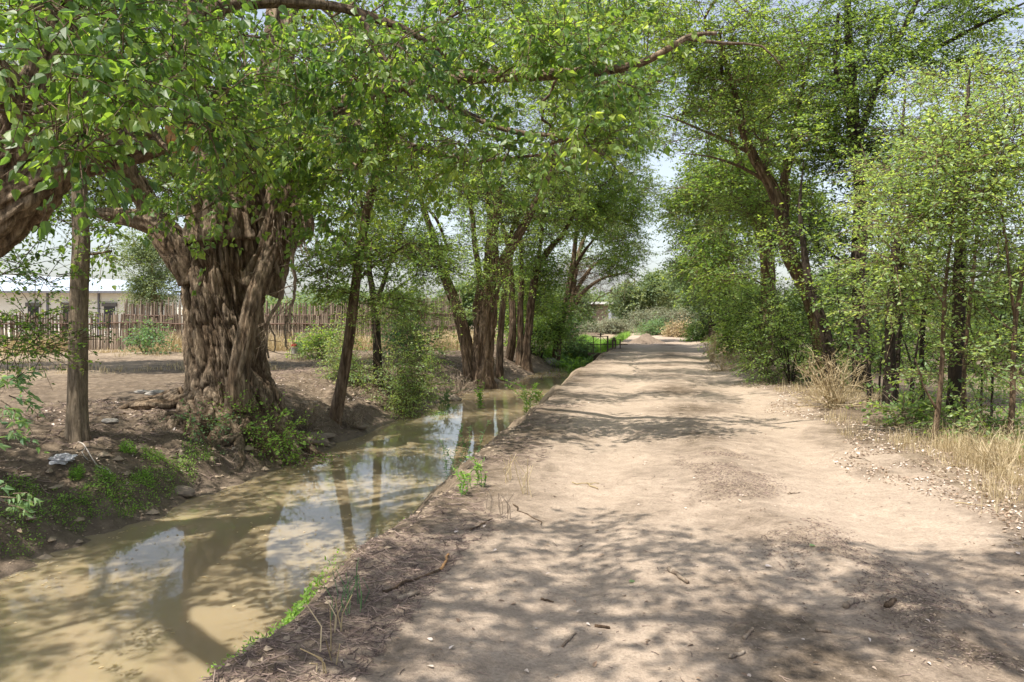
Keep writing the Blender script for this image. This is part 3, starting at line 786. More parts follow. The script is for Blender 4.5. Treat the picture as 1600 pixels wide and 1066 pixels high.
# added tree in the yard: its crown blocks sky reflections in the water
yx, yy = -15.5, 23.0
make_tree('sky_screen_tree', 'added elm in the yard, high crown screening the sky from the water', 'tree',
    [[(yx, yy, H1(yx, yy) - .1, .3), (yx + .2, yy, 2.5, .26), (yx + .6, yy, 4.5, .2), (yx + 1.2, yy, 7, .12), (yx + 1.5, yy, 9, .05)], [(yx + .4, yy, 3.8, .15), (yx + 2.5, yy - .5, 5.5, .12), (yx + 5, yy - 1, 6.8, .07)]],
    [wblob(-12, 22, 6.3, 5.5, 2.5, 2.4, 420), wblob(-7, 24, 6.8, 4, 2.5, 2.2, 240), wblob(-17, 22, 7.0, 3.5, 2.5, 2.5, 120)], 'elmF', L_ELM, B_BROWN, 144, tip=.008)
# C: slender straight trunk
c0 = G(122, 684, .15)
cd = c0[1]
treeC = make_tree('young_tree', 'slender straight grey trunk on the slope left of the massive cottonwood', 'tree',
    [[c0, P(121, 640, cd, .125), P(122, 560, cd, .12), P(124, 450, cd, .118), P(127, 380, cd, .115), P(124, 300, cd, .10), P(128, 200, cd, .085), P(120, 60, cd, .06), P(130, -120, cd, .03)],
     [P(130, 395, cd, .03), P(146, 397, cd, .02), P(175, 392, cd, .012)]],
    [blob(120, 60, cd, 120, 110, 1.3, 5), blob(150, 395, cd, 30, 10, .2, 8), blob(60, 230, cd + .5, 90, 60, 1, 5), blob(150, -120, cd, 180, 120, 1.8, 3), blob(120, 480, cd + .4, 24, 14, .2, 6)],
    'elmN', L_ELM, B_GREY, 141, tip=.004, bark_amp=.05)
# C2: low dark-leaved elm sprays by the left frame edge
x0, y0 = -7.0, 9.6
make_tree('elm_sapling', 'leafy elm sapling with dark sprays in front of the fence, left of the slender trunk', 'sapling',
    [[(x0, y0, H1(x0, y0) - .1, .05), (x0 + .1, y0, .7, .045), (x0 + .3, y0 - .1, 1.6, .03), (x0 + .5, y0, 2.6, .02), (x0 + .6, y0, 3.6, .01)]],
    [blob(60, 520, 9.4, 55, 34, .6, 26), blob(30, 445, 9.6, 45, 30, .5, 14), blob(80, 430, 9.4, 36, 18, .4, 12), blob(25, 550, 9.4, 45, 22, .5, 22), blob(20, 400, 9.6, 50, 30, .5, 14)],
    'elmN', L_COT, B_BROWN, 142, tip=.004)
# C3: drooping willow-like twigs near the frame edge, rooted on the bank outside the frame
x0, y0 = -4.75, 5.2
make_tree('shrub', 'pale drooping leafy twigs poking in at the picture edge above the mud bank', 'shrub',
    [[(x0, y0, H1(x0, y0) - .1, .03), (x0 + .1, y0, .1, .02), (x0 + .3, y0 + .1, .7, .015)]],
    [blob(-6, 615, 5.4, 20, 22, .12, 230), blob(-22, 690, 5.4, 12, 14, .1, 200), blob(-10, 782, 5.0, 12, 8, .08, 300)],
    'spray', L_TAM, B_GREY, 143, tip=.0015)

SIDE[0] = 1.0
# D: leaning tree
d0 = G(522, 655, .14); dd_ = d0[1]
make_tree('leaning_tree', 'tree with bare brown trunk leaning right beside the massive cottonwood', 'tree',
    [[d0, P(530, 620, dd_, .125), P(541, 560, dd_, .112), P(549, 500, dd_, .105), P(556, 440, dd_, .098), P(566, 370, dd_, .09), P(580, 300, dd_, .09), P(600, 200, dd_, .07), P(610, 60, dd_, .04)],
     [P(557, 440, dd_, .04), P(590, 410, dd_, .03), P(640, 380, dd_ - .3, .018)], [P(560, 400, dd_, .04), P(530, 370, dd_, .025), P(500, 350, dd_, .015)]],
    [blob(505, 400, dd_, 30, 55, .6, 14), blob(535, 460, dd_, 34, 24, .5, 12), blob(590, 300, dd_, 90, 80, 1.3, 8), blob(620, 400, dd_ - .5, 70, 40, .9, 9), blob(640, 180, dd_, 130, 110, 1.6, 5),
     blob(600, 470, dd_ - .2, 50, 26, .6, 8), blob(560, 370, dd_, 60, 50, .9, 8)],
    'elmM', L_ELM, B_BROWN, 151, tip=.0045, bark_amp=.10)
# E
e0 = G(592, 604, .13); ed = e0[1]
make_tree('elm_tree', 'thin forked dark tree standing in the shrub between leaning tree and trunk pair', 'tree',
    [[e0, P(590, 560, ed, .11), P(587, 500, ed, .10), P(585, 470, ed, .09), P(578, 430, ed, .07), P(572, 370, ed, .05), P(560, 280, ed, .03)],
     [P(586, 480, ed, .07), P(600, 440, ed, .06), P(612, 400, ed, .05), P(640, 330, ed, .03)], [P(588, 490, ed, .04), P(615, 455, ed, .03), P(650, 430, ed, .02)]],
    [blob(610, 400, ed, 80, 60, 1.2, 9), blob(680, 400, ed, 60, 60, 1.2, 9), blob(560, 330, ed, 90, 80, 1.5, 7), blob(660, 300, ed, 100, 80, 1.6, 7)],
    'elmM', L_ELM, B_DARK, 152, tip=.005)
def shrub(label, px, py, blobs, leaf, lmat, bark, seed, stems=7, h=.8, spread=.5, name='shrub', group=None, dens=1., tip=.004):
    x, y, z = ground(px, py); rg = np.random.default_rng(seed)
    ch = []
    for k in range(stems):
        a = rg.uniform(0, 6.28); s = spread * rg.uniform(.3, 1)
        ch.append([(x + .02 * math.cos(a), y + .02 * math.sin(a), z - .06, .014), (x + s * .4 * math.cos(a), y + s * .4 * math.sin(a), z + h * .5, .010), (x + s * math.cos(a), y + s * math.sin(a), z + h * rg.uniform(.7, 1.1), .005)])
    return make_tree(name, label, 'shrub', ch, [b(y) if callable(b) else b for b in blobs], leaf, lmat, bark, seed, tip=tip, trunk_name='stems', crown_name='leaves', group=group, dens=dens, up=.3)
def sb_(px, py, rx, ry, rd, dens, dd=0): return lambda d: blob(px, py, d + dd, rx, ry, rd, dens)
shrub('big green elm thicket on the far bank between leaning tree and trunk pair', 620, 628,
      [sb_(600, 560, 80, 60, .8, 13), sb_(655, 600, 44, 30, .5, 14), sb_(556, 590, 34, 44, .5, 14), sb_(630, 500, 66, 44, .8, 9), sb_(685, 545, 34, 26, .6, 9), sb_(590, 636, 56, 22, .4, 18, -.8), sb_(690, 480, 34, 40, .6, 5), sb_(555, 510, 24, 40, .4, 7), sb_(620, 620, 50, 20, .4, 14, -.6)],
      'elmN', L_ELMB, B_BROWN, 161, 10, 1.3, .8)
shrub('bright green sprawling bush at the water below the massive cottonwood', 400, 700,
      [sb_(415, 690, 50, 22, .35, 18), sb_(385, 650, 24, 22, .3, 12), sb_(450, 714, 26, 10, .2, 16), sb_(340, 690, 40, 12, .25, 10), sb_(430, 655, 24, 14, .25, 9), sb_(445, 680, 22, 14, .2, 12), sb_(310, 672, 26, 12, .2, 8)],
      'elmN', L_GRASS, B_BROWN, 162, 10, .35, .5, name='bush', tip=.0025, dens=.8)
shrub('small green weed under the roots left of the bright bush', 290, 680, [sb_(290, 668, 26, 18, .2, 26), sb_(310, 650, 16, 10, .2, 24)], 'elmN', L_TAM, B_BROWN, 163, 5, .25, .3, tip=.0025, name='weed')

# G: trunk pair
g0 = G(752, 606, .46); gd = g0[1]
g1 = (g0[0] - .25, g0[1] + .1, g0[2], .26)
make_tree('stout_tree', 'stout tree with broken-topped reddish trunk and a second stem leaning left', 'tree',
    [[g0, P(752, 580, gd, .38), P(755, 540, gd, .35), P(761, 490, gd, .34), P(766, 450, gd, .30), P(768, 400, gd, .24), P(771, 350, gd, .20), P(778, 310, gd, .15), P(786, 290, gd, .10)],
     [g1, P(733, 560, gd, .22), P(724, 515, gd, .20), P(708, 465, gd, .18), P(696, 435, gd, .16), P(680, 380, gd, .13), P(655, 300, gd, .08), P(640, 200, gd, .05)],
     [P(750, 520, gd, .18), P(746, 480, gd, .16), P(750, 440, gd, .12), P(742, 380, gd, .09), P(735, 320, gd, .07), P(715, 250, gd, .05)],
     [P(768, 460, gd, .2), P(788, 410, gd, .20), P(800, 385, gd, .17), P(825, 340, gd, .14), P(850, 290, gd, .09), P(880, 230, gd, .05)],
     [P(768, 360, gd, .10), P(762, 310, gd, .09), P(750, 270, gd, .07), P(735, 230, gd, .04)],
     [P(700, 390, gd, .05), P(680, 340, gd - 1, .045), P(640, 300, gd - 2, .04), P(600, 275, gd - 3, .03)]],
    [blob(700, 290, gd, 130, 80, 2, 7), blob(810, 240, gd, 110, 90, 2, 6), blob(860, 330, gd, 70, 50, 1.4, 7), blob(650, 390, gd, 60, 50, 1.2, 7), blob(730, 410, gd - 1, 40, 40, .8, 8),
     blob(780, 380, gd - 1.2, 40, 34, .7, 7), blob(760, 100, gd + 1, 230, 110, 2.5, 4), blob(780, 450, gd - 1.2, 24, 40, .5, 6), blob(620, 200, gd, 120, 90, 2, 5), blob(700, -80, gd + 1, 300, 110, 3, 2.4), wblob(2.2, 19, 8.8, 2.0, .9, .8, 44), wblob(2.2, 22.5, 9.4, 2.2, .9, .8, 44), wblob(0, 17, 9, 2, 1, .8, 30)],  # world-space clumps added to cast shade bars on the road
    'elmM', L_ELM, B_RED, 171, tip=.0055, bark_amp=.16)
g2 = G(780, 592, .14)
make_tree('thin_tree', 'thin crooked tree close behind the stout broken-topped trunk', 'tree',
    [[g2, P(781, 550, g2[1], .12), P(784, 500, g2[1], .11), P(790, 440, g2[1], .10), P(795, 380, g2[1], .08), P(815, 320, g2[1], .06), P(850, 250, g2[1], .03)]],
    [blob(840, 280, g2[1], 80, 70, 1.5, 5), blob(810, 400, g2[1], 30, 40, .8, 6)], 'elmM', L_ELM, B_RED, 172, bark_amp=.14)
# H
h0 = G(822, 578, .24); hd = h0[1]
make_tree('red_trunk_tree', 'multi-stemmed tree with reddish bark at the water beyond the stout trunk', 'tree',
    [[h0, P(823, 550, hd, .18), P(826, 510, hd, .17), P(832, 460, hd, .15), P(840, 420, hd, .14), P(862, 385, hd, .12), P(882, 362, hd, .09), P(910, 300, hd, .05)],
     [(h0[0] - .3, h0[1], h0[2], .18), P(813, 530, hd, .15), P(813, 480, hd, .13), P(815, 430, hd, .11), P(812, 370, hd, .09), P(800, 300, hd, .05)],
     [(h0[0] - .75, h0[1] + .4, h0[2] + .2, .17), P(801, 520, hd, .16), P(800, 470, hd, .14), P(796, 400, hd, .10), P(780, 330, hd, .06)],
     [P(838, 430, hd, .08), P(845, 380, hd, .07), P(850, 320, hd, .05)]],
    [blob(830, 330, hd, 90, 70, 2.2, 6), blob(900, 270, hd, 80, 80, 2, 5.5), blob(830, 450, hd + .5, 36, 50, 1.2, 7), blob(930, 200, hd, 90, 80, 2.2, 4.5), blob(870, 420, hd, 40, 36, 1, 7), blob(900, 340, hd, 60, 40, 1.4, 6), blob(900, 60, hd, 200, 100, 3, 2.5), wblob(3.4, 26, 9.4, 2.0, 1.2, .9, 50), wblob(3.6, 31, 9.6, 2.2, 1.5, 1.0, 54), wblob(5.2, 37, 10.0, 2.2, 1.5, 1.0, 50)],  # world-space clumps added to throw more shade on the far road
    'elmF', L_ELM, B_RED, 173, tip=.008, bark_amp=.14)
# I, J
i0 = G(868, 572, .2); idd = i0[1]
make_tree('dark_trunk_tree', 'dark-trunked tree leaning right over the ditch left of the feathery green shrub', 'tree',
    [[i0, P(871, 540, idd, .19), P(878, 500, idd, .18), P(888, 455, idd, .16), P(894, 420, idd, .14), P(900, 370, idd, .10), P(905, 320, idd, .06)],
     [P(893, 425, idd, .09), P(915, 390, idd, .07), P(940, 360, idd, .04)]],
    [blob(910, 340, idd, 60, 50, 2, 5.5), blob(950, 300, idd, 60, 60, 2, 5), blob(880, 450, idd + .5, 26, 30, 1, 6), blob(960, 400, idd, 50, 36, 1.5, 5), blob(975, 340, idd, 36, 40, 1.3, 5)],
    'elmF', L_ELM, B_BROWN, 174, tip=.008, bare=lambda c: (c[:, 2] < 3.6))
j0 = G(890, 556, .24); jd = j0[1] + 3
j0 = (j0[0] * jd / (jd - 3), jd, H1(j0[0] * jd / (jd - 3), jd) - .1, .3)
make_tree('twiggy_tree', 'half-dead tree with a tangle of bare purplish twigs arching over the ditch', 'tree',
    [[j0, P(886, 510, jd, .25), P(892, 470, jd, .22), P(897, 430, jd, .18), P(905, 395, jd, .13), P(920, 350, jd, .08)],
     [P(888, 500, jd, .13), P(905, 465, jd, .12), P(925, 445, jd, .10), P(950, 432, jd, .07), P(985, 425, jd, .03)],
     [P(892, 470, jd, .12), P(915, 430, jd, .10), P(935, 410, jd, .07), P(970, 400, jd, .04)]],
    [blob(940, 430, jd, 55, 40, 1.8, 8), blob(900, 430, jd, 30, 50, 1.5, 6), blob(950, 360, jd, 60, 50, 2.2, 5), blob(985, 400, jd, 30, 30, 1.2, 4), blob(990, 300, jd, 40, 70, 2, 4), blob(910, 480, jd + .5, 20, 20, 1, 8)],
    'elmF', L_FAR, B_BROWN, 175, tip=.010, bare=lambda c: (c[:, 2] < 4.4) & (c[:, 2] > 2.2))
shrub('dark green elm undergrowth behind the reddish trunks', 845, 560, [sb_(800, 520, 16, 50, 1, 9, 2), sb_(845, 530, 36, 40, 1, 12), sb_(860, 480, 30, 40, 1.2, 7), sb_(800, 460, 24, 40, 1, 7, 1), sb_(850, 575, 26, 10, .5, 14)], 'elmF', L_ELM, B_DARK, 176, 8, 1.5, 1.0)
shrub('feathery blue-green tamarisk shrub at the end of the water left of the ditch gate', 900, 562, [sb_(893, 542, 32, 22, 1, 30), sb_(882, 520, 24, 22, .8, 22), sb_(910, 550, 20, 14, .8, 22), sb_(900, 566, 30, 7, .6, 20)], 'elmM', L_TAM, B_BROWN, 177, 9, 1.0, .9)

# ------------------------------------------------------------------ TREES, right side
SIDE[0] = 1.45
def PG(px, d, r, dz=-.12):
    x = (px - 800) / F * d; return (x, d, H1(x, d) + dz, r)
r1 = PG(1298, 17.5, .22); rd1 = 17.5
make_tree('curved_tree', 'elm with long curving grey-brown trunk leaning left over the road behind the tumbleweed', 'tree',
    [[r1, P(1285, 540, rd1, .19), P(1268, 470, rd1, .17), P(1246, 425, rd1, .16), P(1230, 390, rd1, .16), P(1223, 340, rd1, .15), P(1205, 290, rd1, .13), P(1180, 250, rd1, .11), P(1160, 200, rd1, .09), P(1150, 150, rd1, .06), P(1120, 60, rd1, .03)],
     [P(1223, 340, rd1, .10), P(1229, 300, rd1, .09), P(1225, 280, rd1, .09), P(1238, 235, rd1, .075), P(1245, 180, rd1, .05), P(1270, 60, rd1, .03)],
     [P(1172, 240, rd1, .05), P(1140, 222, rd1, .04), P(1100, 205, rd1, .03), P(1060, 188, rd1, .02), P(1030, 178, rd1, .01)],
     [P(1200, 285, rd1, .05), P(1160, 262, rd1, .035), P(1110, 245, rd1 - .5, .02), P(1065, 240, rd1 - .7, .01)],
     [P(1240, 235, rd1, .04), P(1290, 238, rd1, .03), P(1325, 252, rd1, .02)]],
    [blob(1150, 90, rd1, 110, 100, 2, 6), blob(1120, 170, rd1, 70, 70, 1.4, 5), blob(1230, 120, rd1, 110, 110, 2, 6), blob(1180, 330, rd1 + 1, 70, 50, 1.5, 7), blob(1240, 200, rd1 - 1.5, 70, 50, .9, 8),
     blob(1070, 215, rd1, 40, 40, 1, 3.5), blob(1090, 60, rd1, 80, 70, 1.6, 5), blob(1200, -80, rd1, 240, 110, 3, 2.5)],
    'elmM', L_ELM, B_BROWN, 181, tip=.005, bark_amp=.10, bare=lambda c: (c[:, 0] < 4.2) & (c[:, 2] < 5.6) & (c[:, 2] > 3.2) & (np.sin(c[:, 0] * 9) > -.2))
r2 = PG(1347, 16, .17); rd2 = 16
make_tree('black_trunk_tree', 'tall elm with nearly black upright trunk right of the curved tree', 'tree',
    [[r2, P(1346, 520, rd2, .155), P(1342, 400, rd2, .145), P(1345, 300, rd2, .125), P(1340, 250, rd2, .13), P(1334, 200, rd2, .12), P(1330, 120, rd2, .10), P(1325, 20, rd2, .07), P(1330, -120, rd2, .04)],
     [P(1345, 395, rd2, .07), P(1356, 372, rd2, .065), P(1368, 360, rd2, .05), P(1395, 320, rd2, .03)],
     [P(1330, 165, rd2, .07), P(1315, 130, rd2, .06), P(1305, 100, rd2, .05), P(1310, 20, rd2, .03)],
     [P(1340, 220, rd2, .07), P(1372, 130, rd2, .07), P(1390, 85, rd2, .06), P(1420, 30, rd2, .05), P(1450, -40, rd2, .03)],
     [P(1385, 90, rd2, .05), P(1450, 80, rd2, .045), P(1520, 45, rd2 - .6, .035), P(1600, 5, rd2 - 1, .02)],
     [P(1340, 255, rd2, .04), P(1310, 235, rd2, .02), P(1290, 245, rd2, .015)]],
    [blob(1340, 120, rd2, 100, 110, 1.8, 7), blob(1390, 220, rd2, 80, 80, 1.4, 7), blob(1310, 250, rd2 + .6, 60, 70, 1.2, 6), blob(1440, 60, rd2, 110, 80, 1.8, 6), blob(1540, 60, rd2, 90, 70, 1.5, 5),
     blob(1300, 390, rd2 + .8, 60, 36, 1, 5), blob(1390, 390, rd2, 60, 40, 1, 5), blob(1290, 330, rd2 + .8, 60, 50, 1, 6), blob(1380, -80, rd2, 240, 110, 3, 2.5), blob(1330, 450, rd2 - .8, 50, 16, .6, 8)],
    'elmM', L_ELM, B_DARK, 182, tip=.005, bark_amp=.12)
def pole_tree(px, d, r, tops, label, seed, bl, group=None, name='slender_tree', leaf='elmM', lm=None, bark=None, dens=1):
    b = PG(px, d, r)
    ch = [[b] + [P(a, c, d, r * k) for (a, c, k) in tops] + [P(tops[-1][0] + 6, tops[-1][1] - 70, d, r * .08)]]
    return make_tree(name, label, 'tree', ch, bl, leaf, lm or L_ELM, bark or B_DARK, seed, group=group, tip=.004, dens=dens)
shrub('leafy elm undergrowth between the rounded bush and the curved trunk', 1285, 598, [sb_(1285, 545, 40, 36, .8, 10, 1.5), sb_(1310, 500, 50, 30, .8, 6, 2), sb_(1260, 520, 40, 30, .8, 8, 1.5)], 'elmM', L_ELM, B_DARK, 214, 7, 1.2, .8, name='bush')
shrub('deep green undergrowth far behind the black poles', 1420, 600, [sb_(1420, 540, 80, 36, 1, 5, 5), sb_(1500, 520, 70, 50, 1, 5, 5), sb_(1360, 530, 50, 40, 1, 5, 5)], 'elmF', L_ELM, B_DARK, 215, 7, 1.4, 1.2, name='bush')
pole_tree(1305, 15.8, .10, [(1290, 520, .95), (1272, 470, .9), (1262, 430, .8), (1255, 380, .6), (1250, 320, .4)], 'dark thin stem leaning left just left of the black upright trunk', 183, [blob(1250, 380, 16, 50, 50, .9, 7), blob(1290, 450, 16, 40, 30, .7, 8)])
pole_tree(1387, 12.6, .085, [(1390, 570, .95), (1392, 500, .9), (1398, 420, .8), (1405, 300, .6), (1410, 200, .35)], 'straight black pole-like trunk right of the tumbleweed', 184, [blob(1410, 330, 12.6, 70, 60, .9, 8), blob(1390, 440, 12.4, 50, 16, .5, 8), blob(1420, 230, 12.6, 70, 60, .9, 7)])
pole_tree(1398, 13.4, .055, [(1402, 560, .95), (1406, 500, .9), (1410, 400, .7), (1425, 300, .4)], 'thinner dark pole leaning right beside the straight black pole', 185, [blob(1440, 340, 13.4, 60, 60, .8, 7)])
pole_tree(1358, 14.2, .045, [(1357, 560, .95), (1352, 490, .8), (1350, 420, .5)], 'very thin dark stem left of the straight black pole', 186, [blob(1350, 430, 14, 36, 30, .6, 8)])
pole_tree(1442, 13.5, .05, [(1440, 560, .9), (1443, 500, .8), (1450, 420, .5)], 'thin dark stem between the straight black pole and the front sapling', 187, [blob(1450, 450, 13.4, 50, 40, .7, 8)])
pole_tree(1486, 10.6, .085, [(1492, 580, .95), (1498, 500, .9), (1500, 420, .85), (1505, 300, .7), (1510, 180, .4)], 'dark thicker trunk just behind the front sapling', 188, [blob(1510, 260, 10.8, 80, 80, .8, 9), blob(1500, 430, 10.8, 60, 40, .6, 9)])
# front saplings with bright foliage
def sap(px, d, ch2, bl, label, seed):
    b = PG(px, d, .045)
    return make_tree('elm_sapling', label, 'sapling', [[b] + ch2[0]] + ch2[1:], bl, 'elmN', L_ELMB, B_BROWN, seed, tip=.0032, group='young elms in the verge')
sd_ = 9.8
SIDE[0] = 1.0
sap(1458, sd_, [[P(1470, 600, sd_, .032), P(1473, 540, sd_, .03), P(1476, 460, sd_, .026), P(1480, 420, sd_, .022), P(1490, 330, sd_, .016), P(1500, 220, sd_, .008)],
    [P(1474, 475, sd_, .012), P(1462, 455, sd_, .010), P(1453, 440, sd_, .008), P(1435, 400, sd_, .006)],
    [P(1464, 640, sd_, .02), P(1452, 620, sd_, .015), P(1442, 600, sd_, .01), P(1430, 560, sd_, .006)]],
    [blob(1470, 330, sd_, 70, 60, .5, 22), blob(1400, 400, sd_, 55, 30, .45, 22), blob(1400, 482, sd_ + .1, 60, 14, .45, 26), blob(1440, 250, sd_, 60, 50, .5, 18), blob(1500, 430, sd_, 50, 40, .5, 18), blob(1420, 340, sd_, 50, 40, .4, 16), blob(1540, 560, sd_ - .2, 50, 40, .4, 16), blob(1500, 520, sd_, 44, 34, .4, 16)],
    'front sapling with thin brown stem and bright layered sprays reaching left', 191)
sd2 = 9.4
sap(1575, sd2, [[P(1582, 630, sd2, .036), P(1583, 560, sd2, .033), P(1587, 500, sd2, .03), P(1600, 420, sd2, .02), P(1625, 300, sd2, .012)],
    [P(1586, 500, sd2, .02), P(1578, 440, sd2, .017), P(1572, 380, sd2, .014), P(1560, 280, sd2, .008)],
    [P(1584, 520, sd2, .014), P(1560, 500, sd2, .011), P(1540, 480, sd2, .008)], [P(1583, 600, sd2, .02), P(1596, 575, sd2, .018), P(1612, 560, sd2, .015)]],
    [blob(1560, 330, sd2, 60, 70, .5, 20), blob(1600, 430, sd2, 40, 60, .4, 14), blob(1550, 200, sd2 + .4, 80, 70, .6, 16), blob(1600, 560, sd2, 40, 50, .4, 14), blob(1590, 240, sd2, 70, 70, .5, 14), blob(1540, 640, sd2 + .2, 30, 30, .3, 12)],
    'sapling with a forked stem at the right picture edge', 192)
sap(1508, 11.2, [[P(1506, 580, 11.2, .035), P(1515, 480, 11.2, .03), P(1525, 380, 11.2, .025), P(1530, 250, 11.2, .015), P(1520, 120, 11.2, .008)]],
    [blob(1500, 180, 11.2, 100, 80, .8, 14), blob(1400, 290, 11.4, 60, 50, .6, 14), blob(1540, 400, 11.4, 80, 60, .7, 14), blob(1560, 480, 11.6, 60, 30, .5, 10), blob(1480, 600, 11.3, 40, 30, .4, 10), blob(1570, 120, 11, 70, 60, .7, 10)],
    'tall sapling with pale green crown between the other two front saplings', 193)
SIDE[0] = 1.45
# thin leafy stems in the thicket behind
for k, (px, d) in enumerate([(1372, 13.1), (1420, 14.3), (1465, 14.6), (1530, 12.6), (1548, 11.4), (1330, 15.0), (1425, 12.2)]):
    lab = ['wispy stem right of the very thin dark stem', 'wispy stem behind the thinner dark pole', 'wispy stem behind the front sapling', 'wispy leafy stem between front sapling and forked sapling', 'low leafy stem near the forked sapling', 'wispy stem right behind the tumbleweed', 'wispy stem in front of the thinner dark pole'][k]
    pole_tree(px, d, .02, [(px + 4, 570, .9), (px + (-1) ** k * 12, 520, .7), (px + (-1) ** k * 22, 450, .4)], lab, 200 + k, [blob(px + (-1) ** k * 10, 560, d, 24, 30, .4, 5), blob(px, 470, d, 36, 22, .5, 4)], name='thin_sapling', group='thin leafy stems in the thicket')
# dense elm bushes along the road edge, farther on
shrub('big rounded elm bush at the road edge left of the curved trunk', 1235, 600, [sb_(1230, 530, 62, 46, 1.1, 11), sb_(1190, 490, 40, 34, 1, 8), sb_(1262, 572, 36, 30, .7, 12), sb_(1205, 572, 44, 22, .7, 13), sb_(1255, 470, 54, 34, 1, 7), sb_(1170, 545, 26, 24, .6, 7), sb_(1215, 450, 40, 26, .8, 5)], 'elmN', L_ELM, B_DARK, 211, 10, 1.4, .9, name='bush')
shrub('second dense elm bush farther along the road edge', 1165, 560, [sb_(1165, 500, 44, 46, 1.5, 9), sb_(1140, 470, 34, 40, 1.4, 8), sb_(1190, 530, 36, 30, 1.2, 9), sb_(1150, 535, 34, 18, 1, 10)], 'elmF', L_ELM, B_DARK, 212, 10, 2.0, 1.3, name='bush', tip=.006)
r3 = PG(1196, 24, .26)
make_tree('elm_tree', 'thick grey-brown trunk behind the curved tree', 'tree',
    [[r3, P(1198, 520, 24, .24), P(1201, 450, 24, .21), P(1198, 390, 24, .20), P(1190, 330, 24, .16), P(1195, 240, 24, .12), P(1200, 120, 24, .07)], [P(1199, 400, 24, .13), P(1180, 350, 24, .11), P(1165, 290, 24, .08), P(1140, 200, 24, .05)]],
    [blob(1160, 280, 24, 90, 80, 2, 5.5), blob(1190, 160, 24, 120, 110, 2.5, 4.5), blob(1240, 340, 24.5, 70, 80, 1.5, 6), blob(1140, 400, 23, 60, 50, 1.5, 6), blob(1110, 300, 24, 60, 60, 1.6, 4)], 'elmF', L_ELM, B_BROWN, 213, tip=.007)
rr_specs = [(1136, 33, 'dark trunk of the elm beyond the second roadside bush', [(1100, 330, 60, 70), (1150, 400, 50, 60), (1150, 260, 70, 80), (1090, 400, 40, 50), (1140, 470, 40, 40)]),
            (1112, 45, 'farther elm crown leaning over the road end', [(1090, 400, 40, 50), (1110, 470, 34, 40), (1080, 330, 45, 50), (1120, 340, 50, 60), (1105, 510, 26, 20)]),
            (1100, 62, 'small rounded tree where the road meets the sand flat', [(1095, 465, 24, 34), (1075, 430, 26, 30), (1100, 500, 26, 20)])]
for k, (px, d, lab, bl) in enumerate(rr_specs):
    b = PG(px, d, .2)
    make_tree('elm_tree', lab, 'tree', [[b, P(px, 500, d, .17), P(px - 3, 430, d, .13), P(px - 10, 350, d, .08)]],
              [blob(a, c, d, rx, ry, rx * d / F * .9, 3.2) for a, c, rx, ry in bl], 'elmF' if k < 2 else 'farF', L_ELM if k < 1 else L_FAR, B_DARK, 221 + k, tip=.01, group='elms along the far road edge', twigs=k < 2)

SIDE[0] = 1.0
# ------------------------------------------------------------------ background trees
def bg_tree(name, label, x, y, h, wd, seed, lmat=L_FAR, leaf='farF', group=None, n=None, low=.25, bark=B_BROWN):
    z = H1(x, y); r = .035 * h
    ch = [[(x, y, z - .1, r), (x + .1, y, z + h * .25, r * .8), (x, y + .1, z + h * .55, r * .5), (x - .1, y, z + h * .8, r * .2)]]
    rg = np.random.default_rng(seed); bl = []
    for k in range(7):
        a = rg.uniform(0, 6.28); q = rg.uniform(.1, .6) * wd
        bl.append(wblob(x + q * math.cos(a), y + q * math.sin(a) * .7, z + h * rg.uniform(low + .12, .82), wd * .42, wd * .4, h * .17, n or int(10 + wd * wd * .6)))
    return make_tree(name, label, 'tree', ch, bl, leaf, lmat, bark, seed, group=group, tip=.012, twigs=False)
t = bg_tree('round_tree', 'rounded green tree beyond the end of the road in the gap', 12.4, 80, 6.0, 4.2, 301, L_SAGEG, n=30, low=.0)
bg_tree('feathery_tree', 'feathery green tree standing at the corner of the cream house', (238 - 800) / F * 46, 46, 6.6, 2.6, 302, L_SAGEG, 'elmF', n=24, low=.1)
x = (1035 - 800) / F * 95
bg_tree('far_tree', 'pale tree behind the rounded tree in the gap', x + 1.5, 95, 6.5, 4, 303, n=26, low=.1)
protos = [bg_tree('field_tree', 'grey-green tree far across the left yard seen right of the massive trunk', (560 - 800) / F * 75, 75, 4.6, 4.5, 304, n=22, low=.1)]
pl = [(-8.5, 62, .9, 1.3, 'pale tree behind the shrub and second fence'), (-4.2, 70, 1.1, 2.2, 'grey-green tree beyond the leaning stem of the stout trunk'), (1.5, 68, 1.2, .4, 'tree filling the gap behind the reddish trunks'),
      (5.5, 85, 1.0, 4.0, 'pale tree behind the twiggy half-dead tree'), (-22, 90, 1.0, 3.1, 'low tree on the horizon beyond the picket fence'), (20, 70, 1.2, 5.2, 'field tree seen behind the second roadside bush'),
      (26, 55, 1.3, .9, 'field tree glimpsed behind the curved tree'), (27, 42, 1.15, 2.9, 'field tree glimpsed behind the black trunk'), (34, 50, 1.2, 3.9, 'field tree glimpsed behind the front sapling'),
      (30, 75, 1.4, 1.9, 'large far tree over the right-hand field'), (22, 34, .75, 4.9, 'small field tree behind the black poles'), (-48, 75, 1.2, .7, 'tree beyond the left end of the cream house'), (1, 110, 1.3, 2.4, 'farthest grey-green tree over the ditch end')]
for k, (x, y, s, rz, lab) in enumerate(pl):
    c = copy_tree(protos[0]); c.location = (x, y, H1(x, y) - .1); c.scale = (s, s, s * (.9 + .05 * (k % 4))); c.rotation_euler = (0, 0, rz)
    tag(c, lab, 'tree', 'field trees in the distance')
protos[0]['group'] = 'field trees in the distance'
